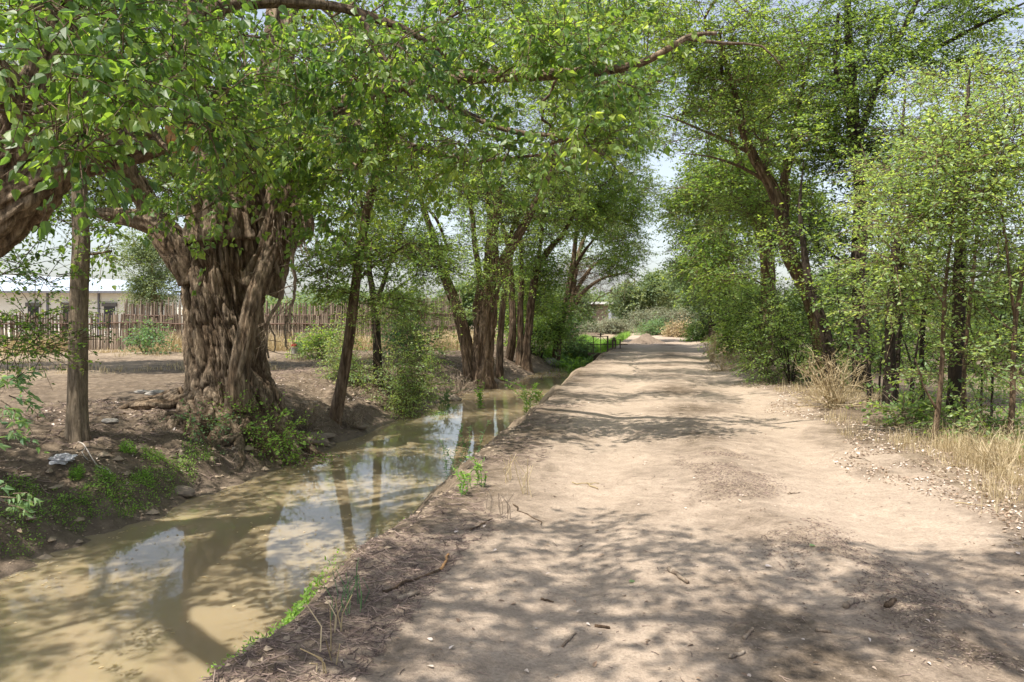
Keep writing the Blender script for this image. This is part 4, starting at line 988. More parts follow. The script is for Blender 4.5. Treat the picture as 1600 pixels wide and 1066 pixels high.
# far-off belt of trees along the horizon
tl = MB(); rg = np.random.default_rng(5)
M = 5200
ang = rg.uniform(-1.1, 1.1, M); dist = rg.uniform(150, 260, M)
hh = 2.2 + 3.2 * vnoise(ang * 22, dist * 0, seed=4) + 2 * vnoise(ang * 70, dist * 0, seed=6)
cx = np.sin(ang) * dist; cy = np.cos(ang) * dist; cz = rg.uniform(0, 1, M) ** .8 * hh
cen = np.stack([cx, cy, cz], 1)
KINDS['belt'] = dict(K=4, n=8, L=2.2, ll=.9, lw=.6, hang=.2, droop=.2, near=False)
add_foliage(tl, tl, cen, unit(rg.normal(size=cen.shape)), 'belt', rg, 1, False)
tag(tl.build('treeline', L_FAR), 'grey-green belt of low trees along the horizon', 'treeline', kind='stuff')

# ------------------------------------------------------------------ distant shrubs and things in the gap
def low_bush(px, py, wpx, hpx, label, lmat, seed, dens=26, kind='elmF', name='sagebrush', grp='brush at the end of the road'):
    x, y, z = ground(px, py); s = y / F
    ch = []; rg = np.random.default_rng(seed)
    for k in range(6):
        a = rg.uniform(0, 6.28)
        ch.append([(x, y, z - .05, .02), (x + .3 * wpx * s * math.cos(a), y + .3 * wpx * s * math.sin(a), z + hpx * s * .6, .01)])
    make_tree(name, label, 'shrub', ch, [((x, y, z + hpx * s * .45), (wpx * s * .5, wpx * s * .4, hpx * s * .5), dens)], kind, lmat, B_GREY, seed, trunk_name='stems', crown_name='leaves', tip=.006, group=grp, up=.2, twigs=True)
low_bush(1050, 523, 70, 42, 'large grey sagebrush in the gap beyond the road', L_SAGE, 401, 120)
low_bush(1020, 524, 46, 24, 'yellow-green rabbitbrush behind the sand mound', L_TAM, 402, 70, name='rabbitbrush')
low_bush(1072, 527, 50, 22, 'tawny dry bush left of the roadside trees at the road end', L_STRAW, 403, 80, name='dry_bush')
low_bush(1093, 532, 40, 26, 'yellow-green bush at the foot of the far roadside elm', L_GRASS, 404, 60, name='bush')
low_bush(965, 521, 50, 22, 'pale sagebrush behind the ditch gate', L_SAGE, 405, 70)
low_bush(930, 519, 34, 14, 'small pale bush below the distant pale building', L_SAGE, 406, 40)
low_bush(1000, 519, 50, 34, 'grey-green brush under the rounded tree', L_SAGE, 407, 80)
low_bush(225, 552, 60, 44, 'green weedy bush growing against the picket fence', L_TAM, 408, 16, name='bush', grp='bushes at the fence')
low_bush(500, 560, 70, 40, 'leafy bush against the fence right of the flower stand', L_ELM, 409, 22, name='bush', grp='bushes at the fence')
low_bush(640, 556, 80, 50, 'grey-green bush at the end of the first fence', L_TAM, 410, 30, name='bush', grp='bushes at the fence')
low_bush(1430, 660, 80, 26, 'low green shrub under the black poles', L_ELM, 411, 26, 'elmM', name='bush', grp='low bushes in the thicket')
low_bush(1530, 690, 110, 40, 'low green shrub behind the forked sapling', L_ELM, 412, 24, 'elmM', name='bush', grp='low bushes in the thicket')
# sand mound
x, y, z = ground(1010, 537)
mm = MB(); n = 40; us_ = np.linspace(-1, 1, n); U, V = np.meshgrid(us_, us_)
rr = np.sqrt(U ** 2 + V ** 2); hz_ = np.clip(1 - rr, 0, 1) ** .8 * .55 * (1 + .6 * fbm(U * 2.2, V * 2.2, seed=8)) + .05 * fbm(U * 8, V * 8, seed=9)
v = np.stack([x + U * 1.1 + .25 * U * 0, y + V * 1.0, z - .05 + hz_], -1).reshape(-1, 3)
i = np.arange(n - 1)[:, None] * n; j = np.arange(n - 1)[None]
mm.add(v, np.stack([i + j, i + j + 1, i + j + n + 1, i + j + n], -1).reshape(-1, 4))
M_PILE = plain('pile_soil', (.19, .145, .11), .95, ns=3, amt=.3, bs=.6)
tag(mm.build('soil_mound', M_PILE, smooth=True), 'small brown pile of soil at the far end of the road', 'mound')

# cream house behind the fence
hx1 = (200 - 800) / F * 55; hy = 55.0
house = empty('house', (hx1, hy, 0), 'cream stucco house with pale metal roof behind the picket fence', 'house')
def part(name, mb, mat, parent, org=None, label=None):
    o_ = mb.build(name, mat, parent, org if org is not None else tuple(parent.location))
    if label: o_['label'] = label
    return o_
W = 22.0
mb = MB(); mb.box((hx1 - W / 2, hy + 4, 1.55), (W, 8, 3.1)); part('wall', mb, M_STUCCO, house)
mb = MB()  # main roof: low hipped sheet
x0, x1, ya, yb = hx1 - W - .6, hx1 + .7, hy - .8, hy + 8.8
vv = [(x0, ya, 3.1), (x1, ya, 2.98), (x1, yb, 2.98), (x0, yb, 3.1), (x0 + 4, hy + 4, 4.6), (x1 - 3.2, hy + 4, 3.95),
      (x0, ya, 3.2), (x1, ya, 3.08), (x1, yb, 3.08), (x0, yb, 3.2), (x0 + 4, hy + 4, 4.75), (x1 - 3.2, hy + 4, 4.1)]
mb.add(vv, [np.array([(6, 7, 11, 10), (8, 9, 10, 11), (0, 1, 7, 6), (1, 2, 8, 7), (2, 3, 9, 8), (3, 0, 6, 9), (0, 3, 2, 1)]), np.array([(7, 8, 11), (9, 6, 10)])])
part('roof', mb, M_ROOF, house)
mb = MB(); mb.box((hx1 - W / 2, hy - .82, 3.08), (W + 1.2, .1, .14)); part('gutter', mb, M_PIPE, house)
for k, px in enumerate((155, 75, -20)):
    mb = MB(); x = (px - 800) / F * hy; mb.box((x, hy - .06, 1.55), (.12, .12, 3.0)); part('downspout', mb, M_PIPE, house)
for k, px in enumerate((172, 108, 53, -45)):
    x = (px - 800) / F * hy
    mb = MB(); mb.box((x, hy - .03, 1.35), (.78, .08, 1.5)); wo_ = part('window', mb, M_GLASS, house)
    mb = MB(); mb.box((x, hy - .10, 2.22), (1.0, .16, .26)); s_ = mb.build('lintel', M_LINTEL, wo_, tuple(house.location))
    mb = MB(); mb.box((x + .45, hy - .06, 1.4), (.09, .1, 1.35)); mb.build('frame', M_SILL, wo_, tuple(house.location))
    mb = MB(); mb.box((x, hy - .08, .56), (.95, .14, .08)); mb.build('sill', M_SILL, wo_, tuple(house.location))
# blue-grey roof of the building behind it
sh = empty('outbuilding', (-28.5, 68, 0), 'outbuilding with shallow blue-grey roof showing behind the cream house', 'building')
mb = MB(); mb.box((-31, 70, 1.7), (9, 6, 3.4)); part('wall', mb, M_STUCCO, sh)
mb = MB(); vv = [(-37, 66.5, 3.5), (-26.2, 66.5, 3.5), (-26.2, 73.5, 3.5), (-37, 73.5, 3.5), (-36, 70, 4.5), (-29.5, 70, 4.5)]
mb.add(vv, [np.array([(0, 1, 5, 4), (2, 3, 4, 5), (0, 3, 2, 1)]), np.array([(1, 2, 5), (3, 0, 4)])]); part('roof', mb, M_ROOFB, sh)

# coyote fences
def picket_fence(x0, y0, x1, y1, h0, h1, label, seed, rail=1.15, pk=.075, zj=.12, prob=0.0):
    L = math.hypot(x1 - x0, y1 - y0); nP = int(L / pk); rg = np.random.default_rng(seed)
    root = empty('picket_fence', ((x0 + x1) / 2, (y0 + y1) / 2, 0), label, 'fence')
    ang = math.atan2(y1 - y0, x1 - x0)
    mb = MB()
    for k in range(nP):
        t = (k + .5) / nP; x = x0 + (x1 - x0) * t; y = y0 + (y1 - y0) * t
        if rg.random() < prob: continue
        h = (h0 + (h1 - h0) * t) + rg.normal() * zj * .5 + (.2 * rg.random() if rg.random() < .1 else 0)
        z = H1(x, y)
        wq = pk * rg.uniform(.38, .62)
        lean = rg.normal(size=2) * .025
        pts = np.array([(x, y + rg.normal() * .015, z - .05), (x + lean[0] * .5 + rg.normal() * .01, y, z + h * .5), (x + lean[0], y + lean[1], z + h)])
        mb.tube(pts, [wq, wq * .95, wq * .75], 6, rnd=np.clip(rg.beta(2, 2.4), 0, 1))
    part('pickets', mb, M_PICK, root)
    a = np.array([x0, y0 - .08, rail]); b = np.array([x1, y1 - .08, rail])
    n = 12; pts = a + (b - a) * np.linspace(0, 1, n)[:, None]; pts[:, 2] += rg.normal(size=n) * .02
    mb = MB(); mb.tube(pts, .035, 6); part('rail', mb, M_RUST, root)
    m_ = MB(); m2 = [max(2, int(L / 2.5))]
    for k in range(m2[0]):
        t = (k + .5) / m2[0]; x = x0 + (x1 - x0) * t; y = y0 + (y1 - y0) * t - .09
        mb = MB(); mb.tube([(x, y, H1(x, y) - .1), (x, y, rail + .02)], .04, 8); part('post', mb, M_RUST, root)
    return root
picket_fence(-38, 33.5, -21.2, 35, 1.66, 1.60, 'rustic picket fence running in front of the cream house', 61, prob=.04)
picket_fence(-21.2, 35, -7.4, 36.5, 1.58, 1.52, 'rustic picket fence continuing right behind the massive cottonwood', 62)
picket_fence(-6.8, 50, -3.4, 50.5, 1.15, 1.15, 'short low length of picket fence beyond the shrub', 63, rail=.8)
picket_fence(-7.4, 60, -3.8, 60, 2.6, 2.9, 'tall dark picket screen standing behind the short low fence', 64, rail=1.6, zj=.4)
picket_fence(-20, 41, -6, 42, 2.15, 2.05, 'taller pale picket fence row behind the rustic fence', 65, rail=1.5, zj=.2, pk=.1)

# distant building, panel and orange object in the gap
x, y = (905 - 800) / F * 95, 95
bl_ = empty('flat_building', (x, y, .3), 'low building with white flat roof far beyond the twiggy tree', 'building')
mb = MB(); mb.box((x, y, 1.5), (6.5, 4, 2.4)); part('wall', mb, M_MOUND, bl_)
mb = MB(); mb.box((x, y - .2, 2.82), (7.6, 5, .25)); part('roof', mb, M_WHITE, bl_)
mb = MB(); mb.box((x - .5, y - 2.05, 1.75), (1.6, .12, .5)); part('awning', mb, M_WHITE, bl_)
mb = MB(); x = (945 - 800) / F * 100
mb.add([(x - 2.6, 100, .2), (x + 2.6, 100, .2), (x + .2, 100, 2.4), (x - 2.2, 100, 2.2), (x - 2.6, 103, .2), (x + 2.6, 103, .2), (x + .2, 103, 2.4), (x - 2.2, 103, 2.2)],
       np.array([(0, 1, 2, 3), (5, 4, 7, 6), (1, 5, 6, 2), (2, 6, 7, 3), (3, 7, 4, 0)]))
tag(mb.build('grey_shed', M_TARP), 'grey sloping shed behind the pale bushes at the road end', 'shed')
x, y, z = ground(1073, 516); y = 84; x = (1073 - 800) / F * y
mb = MB()
eq = empty('parked_trailer', (x, y, .3), 'grey trailer with orange load at the end of the road', 'trailer')
mb = MB(); mb.box((x + .5, y, .95), (3.2, 1.6, .5)); mb.box((x + .5, y, 1.28), (3.0, 1.4, .12)); part('bed', mb, M_TARP, eq)
mb = MB(); mb.box((x - .2, y, 1.52), (.9, .9, .35), .2); mb.box((x + .1, y, 1.72), (.4, .6, .2)); part('orange_load', mb, M_ORANGE, eq)
for sx in (-.6, 1.5):
    mb = MB(); mb.tube([(x + sx, y - .85, .65), (x + sx, y - .65, .65)], .28, 14); part('wheel', mb, M_GLASS, eq)

# ditch gate
gy = 36.0; gs = gy / F
def gx(px): return (px - 800) * gs
def gz(py): return CAMZ - (py - HZ) * gs
gate = empty('ditch_gate', (gx(940), gy, gz(553)), 'rusty steel irrigation gate frame with handwheels across the ditch end', 'gate')
def bar(name, pts, r, sides=6, mat=M_STEEL):
    mb = MB(); mb.tube([(gx(a), gy + o_, gz(b)) for a, b, o_ in pts], r, sides); return part(name, mb, mat, gate)
bar('post', [(927, 526, 0), (927, 580, 0)], .022); bar('post', [(949.5, 525, 0), (949.5, 580, 0)], .04)
bar('stem', [(938.5, 524, 0), (938.5, 572, 0)], .018)
bar('crossbar', [(925, 526, 0), (950, 525.5, 0)], .016); bar('crossbar', [(922, 538, .05), (981, 538.5, .05)], .02)
bar('brace', [(938, 526, -.02), (928, 535, -.02)], .010); bar('brace', [(940, 526, -.02), (948, 534, -.02)], .010)
bar('post', [(957.3, 531, 0), (957.3, 552, 0)], .05); bar('post', [(961.7, 531, 0), (961.7, 552, 0)], .035); bar('head', [(956, 532, 0), (963, 532, 0)], .05)
bar('post', [(970.5, 531, .3), (970.5, 549, .3)], .03); bar('crossbar', [(962, 531.5, .15), (971, 531, .3)], .015)
def wheel(px, py, r):
    mb = MB(); c = np.array((gx(px), gy, gz(py))); th = np.linspace(0, 2 * math.pi, 17)
    mb.tube([c + np.array((math.cos(a) * r, math.sin(a) * r, .02)) for a in th], .014, 5, cap=False)
    for a in (0, 1.57, 3.14, 4.71): mb.tube([c, c + np.array((math.cos(a) * r, math.sin(a) * r, .02))], .01, 4)
    mb.tube([c + np.array((0, 0, -.06)), c + np.array((0, 0, .07))], .035, 8); part('handwheel', mb, M_STEEL, gate)
wheel(938.5, 523.5, .14); wheel(959.5, 529.5, .11)
mb = MB(); mb.box((gx(936), gy, gz(553.5)), (34 * gs, .16, .12)); mb.box((gx(961), gy, gz(551)), (26 * gs, .22, .16)); part('sill', mb, M_STEEL, gate)
mb = MB(); mb.box((gx(938), gy + .04, gz(566)), (22 * gs, .05, 22 * gs)); part('gate_plate', mb, M_STEEL, gate)

# flower stand in the yard
x, y, z = ground(460, 563)
fs = empty('flower_stand', (x, y, z), 'small wire plant stand with red flowers in front of the fence', 'plant stand')
for a, b in ((-.13, -.13), (.13, -.13), (.13, .13), (-.13, .13)):
    mb = MB(); mb.tube([(x + a * 1.15, y + b * 1.15, z), (x + a, y + b, z + .42)], .009, 5); part('leg', mb, B_DEAD, fs)
for zz in (.2, .42):
    mb = MB(); c = [(x - .13, y - .13, z + zz), (x + .13, y - .13, z + zz), (x + .13, y + .13, z + zz), (x - .13, y + .13, z + zz)]
    mb.tube(c + [c[0]], .007, 5); part('ring', mb, B_DEAD, fs)
mb = MB(); mb.tube([(x, y, z + .2), (x, y, z + .42)], [.09, .13], 12); part('pot', mb, M_CORD, fs)
rg = np.random.default_rng(3); mb = MB(); n = 260
b = np.array([x, y, z + .5]) + rg.normal(size=(n, 3)) * [.075, .06, .03]

for fx, fy, fz in ((-.07, 0, 0), (.0, .03, .05), (.07, -.01, .01), (.02, -.05, -.02)):
    mb = MB(); b = np.tile([x + fx, y + fy, z + .5 + fz], (14, 1)); a = rg.normal(size=(14, 3))
    add_leaves(mb, b, a, rg.normal(size=(14, 3)), .06, .05, rg.random(14)); part('flower', mb, L_RED, fs)
mb = MB()

mb = MB(); b = np.array([x + .12, y, z + .42]) + rg.normal(size=(n, 3)) * [.08, .08, .14]
add_leaves(mb, b, rg.normal(size=(n, 3)), rg.normal(size=(n, 3)), .08, .03, rg.random(n)); part('leaves', mb, L_TAM, fs)

# ------------------------------------------------------------------ tumbleweed and roadside weeds
def tangle(name, label, px, py, rpx, hpx, n, seed, mat, cat='dry bush', rad=.006, lean=0, lv=2):
    x, y, z = ground(px, py); s = y / F; rg = np.random.default_rng(seed); mb = MB()
    Rr, Hh = rpx * s, hpx * s
    for k in range(n):
        a = rg.uniform(0, 6.28); e = rg.uniform(.05, 1.3) if name != 'tumbleweed' else rg.uniform(.0, 1.2)
        d = np.array([math.cos(a) * math.cos(e) * Rr + lean, math.sin(a) * math.cos(e) * Rr * .8, math.sin(e) * Hh])
        p0 = np.array([x + rg.normal() * .05, y + rg.normal() * .05, z])
        ts = np.linspace(0, 1, 6); bend = rg.normal(size=3) * .12 * Rr
        P_ = p0 + d * ts[:, None] + bend * (np.sin(ts * 3.14))[:, None] + np.array([0, 0, .15 * Hh]) * (ts * (1 - ts))[:, None]
        mb.tube(P_, np.linspace(rad, rad * .45, 6), 4, rnd=rg.random())
        for b_ in range(5):
            i = rg.integers(2, 6); L = .3 * Rr * rg.uniform(.4, 1)
            d2 = unit(unit(d) + rg.normal(size=3) * .7) * L
            q0 = P_[i]; Q_ = q0 + d2 * np.linspace(0, 1, 4)[:, None] + rg.normal(size=(4, 3)) * .01 * (np.arange(4) > 0)[:, None]
            mb.tube(Q_, np.linspace(rad * .6, rad * .25, 4), 3, rnd=rg.random())
            for c_ in range(2):
                d3 = unit(unit(d2) + rg.normal(size=3) * .8) * L * .45; q1 = Q_[rg.integers(1, 4)]
                mb.tube([q1, q1 + d3 * .5 + rg.normal(size=3) * .008, q1 + d3], [rad * .35, rad * .3, rad * .2], 3, rnd=rg.random())
    return tag(mb.build(name, mat), label, cat)
tangle('tumbleweed', 'large straw-coloured tumbleweed in front of the curved trunk', 1303, 636, 66, 90, 90, 71, L_STRAW, rad=.007)
tangle('dry_weed', 'wiry tan dry weed in the grass at the right picture edge', 1560, 735, 75, 70, 30, 72, L_STRAW, rad=.004)
tangle('dry_weed', 'upright tawny dry weed beside the far roadside bushes', 1112, 566, 16, 52, 40, 73, L_STRAW, rad=.006)
tangle('dry_weed', 'short tawny dry weed at the foot of the second roadside bush', 1130, 580, 26, 26, 40, 74, L_STRAW, rad=.006)
tangle('dead_brush', 'flat grey dead brush on the shoulder below the second roadside bush', 1190, 585, 50, 16, 40, 75, B_DEAD, rad=.006)
tangle('root_tangle', 'grey tangle of exposed roots on the bank between the massive and leaning trees', 478, 672, 34, 44, 46, 76, B_DEAD, cat='roots', rad=.010)
tangle('root_tangle', 'exposed roots on the bank just right of the leaning trunk', 545, 668, 30, 26, 30, 77, B_DEAD, cat='roots', rad=.008)
tangle('root_tangle', 'exposed roots left of the stout trunk at the water', 715, 618, 30, 30, 36, 78, B_DEAD, cat='roots', rad=.009)

# ------------------------------------------------------------------ grasses, litter (uncountable)
def blades(pts, h, wd, n, rg, bend=.4, spread=.04):
    b = np.repeat(pts, n, 0); m = len(b); b = b + np.column_stack([rg.normal(size=(m, 2)) * spread, np.zeros(m)])
    b[:, 2] = height(b[:, 0], b[:, 1]) - .01
    hh = np.repeat(h, n) * rg.uniform(.45, 1.15, m)
    a = rg.uniform(0, 6.28, m); dx = np.stack([np.cos(a), np.sin(a), np.zeros(m)], 1); sd = np.stack([-np.sin(a), np.cos(a), np.zeros(m)], 1)
    be = bend * rg.uniform(.1, 1.2, m); up = np.array([0, 0, 1.])
    m1 = b + up * (hh * .55)[:, None] + dx * (hh * be * .3)[:, None]
    tp = b + up * (hh * (1 - .35 * be))[:, None] + dx * (hh * be)[:, None]
    ww = (wd * rg.uniform(.6, 1.3, m))[:, None]
    v = np.stack([b - sd * ww, b + sd * ww, m1 + sd * ww * .7, m1 - sd * ww * .7, tp], 1).reshape(-1, 3)
    i = np.arange(m)[:, None] * 5
    return v, [i + np.array([[0, 1, 2, 3]]), i + np.array([[3, 2, 4]])], np.repeat(rg.random(m), 5)
def zone(n, ufun, y0, y1, rg, power=1.0, thr=None, seed=0, sc=1.0):
    y = y0 + (y1 - y0) * rg.random(n) ** power
    u = ufun(y, rg.random(n)); x = crown(y) + u
    if thr is not None:
        k = vnoise(x * sc, y * sc, seed=seed) > thr; x, y = x[k], y[k]
    return np.stack([x, y, height(x, y)], 1)
rg = np.random.default_rng(9)
# dry grass on the right verge
mb = MB()
p_ = zone(3600, lambda y, r: 4.55 + .25 * np.sin(y) + 2.6 * r ** 1.2, 4.6, 40, rg, 1.6, .50, 91, 1.7)
mb.add(*blades(p_, .07 + .26 * rg.random(len(p_)) ** 1.8, .0022, 9, rg, .9, .05))
p_ = zone(1300, lambda y, r: 5.1 + 1.3 * r, 5.0, 9.5, rg, 1.0, .5, 92, 2.2)
mb.add(*blades(p_, .10 + .30 * rg.random(len(p_)) ** 1.6, .0022, 12, rg, .8, .06))
p_ = zone(900, lambda y, r: 4.7 + 1.6 * r, 26, 60, rg, 1.0, .5, 93, .5)
mb.add(*blades(p_, .25 + .3 * rg.random(len(p_)), .012, 12, rg, .4, .12))
tag(mb.build('dry_grass', L_STRAW), 'dry golden grass along the right shoulder of the road', 'grass', kind='stuff')
# dry grass along the fence
mb = MB(); n = 6500
x = rg.uniform(-36, -2, n); y = 30.5 + 3.2 * rg.random(n) ** .7 + (x + 36) * .09
k = vnoise(x * .5, y * .5, seed=3) > .36; x, y = x[k], y[k]; p_ = np.stack([x, y, height(x, y)], 1)
mb.add(*blades(p_, .12 + 1.5 * rg.random(len(p_)) * vnoise(x * .8, y * .8, seed=14) ** 1.5, .010, 9, rg, .6, .16))
n = 1500; x = rg.uniform(-26, -3, n); y = rg.uniform(21, 31, n); k = vnoise(x * .7, y * .7, seed=33) > .55; x, y = x[k], y[k]; p_ = np.stack([x, y, height(x, y)], 1)
mb.add(*blades(p_, .08 + .25 * rg.random(len(p_)), .006, 9, rg, .8, .12))
n = 1200; x = rg.uniform(-14, -1, n); y = rg.uniform(40, 52, n); p_ = np.stack([x, y, height(x, y)], 1)
mb.add(*blades(p_, .4 + .4 * rg.random(n), .018, 10, rg, .5, .2))
tag(mb.build('dry_grass', L_STRAW), 'dry straw-coloured grass along the foot of the picket fence', 'grass', kind='stuff')
# green grass in the ditch beyond the gate
mb = MB()
p_ = zone(4200, lambda y, r: -3.4 + 3.2 * r, 37.2, 58, rg, 1.0)
mb.add(*blades(p_, .35 + .3 * rg.random(len(p_)), .012, 8, rg, .5, .1))
tag(mb.build('green_grass', L_GRASS), 'bright green grass filling the ditch beyond the gate', 'grass', kind='stuff')
# weeds: low green ground cover on banks
mb = MB()
def cover(cpx, n, sr, h, leaf=.03):
    for (px, py, rpx) in cpx:
        x, y, z = ground(px, py); r_ = rpx * y / F
        a = rg.uniform(0, 6.28, n); q = r_ * np.sqrt(rg.random(n)); xx = x + q * np.cos(a); yy = y + q * np.sin(a) * 1.3
        b = np.stack([xx, yy, np.maximum(height(xx, yy), WATER) + rg.random(n) ** 1.5 * h], 1)
        ax = rg.normal(size=(n, 3)); ax[:, 2] = np.abs(ax[:, 2]) * .6
        add_leaves(mb, b, ax, rg.normal(size=(n, 3)) * .4 + [0, 0, 1], leaf * rg.uniform(.6, 1.3, n), leaf * .5, rg.random(n))
cover([(60, 800, 40), (20, 830, 40), (115, 800, 26), (150, 780, 24), (215, 765, 30), (250, 750, 26), (225, 752, 18), (285, 735, 22), (240, 715, 18), (30, 770, 24), (165, 745, 14), (120, 745, 10), (200, 705, 12), (310, 715, 24), (190, 790, 20), (700, 640, 18), (680, 650, 20)], 480, 0, .10)
for t_ in np.linspace(0, 1, 16):
    yy = 4.9 + 2.6 * t_; xx = crown(yy) - .80 - .06 * math.sin(9 * t_); n = int(900 * max(0, vnoise(np.array([yy * 1.6]), np.array([2.]), seed=3)[0] - .38) / .3)
    if n < 5: continue
    X_ = xx + rg.normal(size=n) * .11; Y_ = yy + rg.uniform(-.15, .15, n)
    b = np.stack([X_, Y_, np.maximum(height(X_, Y_), WATER) + rg.random(n) * .16], 1)
    add_leaves(mb, b, rg.normal(size=(n, 3)) + [0, 0, .4], rg.normal(size=(n, 3)) * .5 + [0, 0, 1], .04 * rg.uniform(.6, 1.3, n), .018, rg.random(n))
tag(mb.build('ground_cover', L_GRASS), 'low bright green weeds scattered over the ditch banks', 'weeds', kind='stuff')
mb = MB()
p_ = zone(4200, lambda y, r: 5.8 + 7 * r, 6, 45, rg, 1.3, .45, 95, .8)
n = len(p_); pp = np.repeat(p_, 9, 0); m_ = len(pp); pp = pp + rg.normal(size=(m_, 3)) * [.15, .15, 0]; pp[:, 2] = height(pp[:, 0], pp[:, 1]) + .18 * rg.random(m_)
add_leaves(mb, pp, rg.normal(size=(m_, 3)) + [0, 0, .4], rg.normal(size=(m_, 3)) * .5 + [0, 0, 1], .08 * rg.uniform(.6, 1.3, m_), .035, rg.random(m_))
tag(mb.build('undergrowth', L_ELM), 'low green seedlings under the right-hand thicket', 'undergrowth', kind='stuff')

def chips(mb, p, ln, wd, rg, lift=.004, flat=.25):
    n = len(p); a = rg.uniform(0, 6.28, n)
    ax = np.stack([np.cos(a), np.sin(a), rg.normal(0, flat, n)], 1)
    nr = rg.normal(size=(n, 3)) * flat + [0, 0, 1]
    p = p.copy(); p[:, 2] += lift + .008 * rg.random(n)
    sc = rg.uniform(.5, 1.4, n)
    add_leaves(mb, p, ax, nr, ln * sc, wd * sc, rg.random(n), True)
# pale dead leaves on the right shoulder
mb = MB()
p_ = zone(15000, lambda y, r: 4.2 + .3 * np.sin(y * 1.3) + 2.1 * (r ** 1.1) + .25 * (np.modf(r * 977)[0] - .5), 4.4, 26, rg, 1.9, .30, 96, 2.3); chips(mb, p_, .034, .020, rg, flat=.45)
p_ = zone(700, lambda y, r: .3 + 4.2 * r, 3.3, 30, rg, 1.8); chips(mb, p_, .03, .015, rg, flat=.3)
p_ = zone(5000, lambda y, r: wleft(y) - .4 - 3.4 * r, 7.5, 30, rg, 1.5, .45, 97, 1.0); chips(mb, p_, .05, .03, rg, flat=.5)
tag(mb.build('leaf_litter', L_DEAD), 'pale dead leaves littering the shoulder and the banks', 'leaf litter', kind='stuff')
mb = MB()
def sticks(mb, p, L, r, rg, flat=.12):
    n = len(p); a = rg.uniform(0, 6.28, n); el = rg.normal(0, flat, n); L_ = L * rg.uniform(.35, 1.6, n)
    d = np.stack([np.cos(a), np.sin(a), el], 1) * L_[:, None]; sd_2 = unit(np.cross(d, [0, 0, 1.])); up = np.array([0, 0, 1.])
    p0 = p - d * .5; p1 = p + sd_2 * (L_ * .08 * rg.normal(size=n))[:, None]; p2 = p + d * .5
    for q in (p0, p1, p2): q[:, 2] = np.maximum(height(q[:, 0], q[:, 1]) + .004, q[:, 2])
    R_ = (r * rg.uniform(.5, 1.4, n))[:, None]
    v = []
    for q, k in ((p0, 1), (p1, .9), (p2, .5)): v += [q + sd_2 * R_ * k, q + up * R_ * 1.6 * k, q - sd_2 * R_ * k]
    v = np.stack(v, 1).reshape(-1, 3); i = np.arange(n)[:, None] * 9
    f = [i + np.array([[0, 1, 4, 3]]), i + np.array([[1, 2, 5, 4]]), i + np.array([[3, 4, 7, 6]]), i + np.array([[4, 5, 8, 7]]), i + np.array([[0, 2, 1]]), i + np.array([[6, 7, 8]])]
    mb.add(v, f, np.repeat(rg.random(n), 9))
p_ = zone(5200, lambda y, r: -.75 + 1.35 * r, 3.0, 5.6, rg, 1.0, .34, 98, 1.5); sticks(mb, p_, .07, .0022, rg, .35)
p_ = zone(2600, lambda y, r: -.6 + 1.3 * r, 5.6, 14, rg, 1.3, .45, 99, 1.5); sticks(mb, p_, .07, .0025, rg, .3)
p_ = zone(800, lambda y, r: -.2 + 4.6 * r, 3.2, 22, rg, 1.8, .45, 87, .9); sticks(mb, p_, .045, .0018, rg, .05)
p_ = zone(6000, lambda y, r: -.2 + 4.8 * r, 3.2, 22, rg, 1.8, .5, 86, 1.1); sticks(mb, p_, .018, .0013, rg, .1)
p_ = zone(7000, lambda y, r: .35 * (np.modf(r * 531)[0] - .5) + np.interp(y, [3, 4.9, 6.4, 9, 14], [3.7, 3.15, 2.72, 2.55, 2.5]) - .35 + .7 * r, 3.6, 9, rg, 1.0, .4, 90, 2); sticks(mb, p_, .022, .0018, rg, .3)
p_ = zone(9000, lambda y, r: wleft(y) - .2 - 4.2 * r, 7.5, 34, rg, 1.5, .4, 89, 1.0); sticks(mb, p_, .14, .005, rg, .35)
p_ = zone(2500, lambda y, r: 4.6 + 3 * r, 4.4, 30, rg, 1.8, .4, 88, 1.0); sticks(mb, p_, .10, .003, rg, .3)
tag(mb.build('twig_litter', L_DARKLIT), 'broken twigs and bark chips strewn over road and banks', 'twig litter', kind='stuff')
mb = MB(); n = 1100
y = rg.uniform(4, 32, n); u_ = wleft(y) + .1 + (rg.random(n) ** 2.2) * (-.95 - wleft(y)); k = vnoise(y * .6, u_ * 2, seed=44) > .42; y, u_ = y[k], u_[k]
p_ = np.stack([crown(y) + u_, y, np.full(len(y), WATER + .001)], 1); a = rg.uniform(0, 6.28, len(y))
add_leaves(mb, p_ + [0, 0, .003], np.stack([np.cos(a), np.sin(a), 0 * a], 1), np.tile([0, 0, 1.], (len(y), 1)), .045 * rg.uniform(.5, 1.3, len(y)), .028, rg.random(len(y)), False)
tag(mb.build('floating_leaves', L_STRAW), 'small fallen leaves floating on the muddy water', 'leaves', kind='stuff')
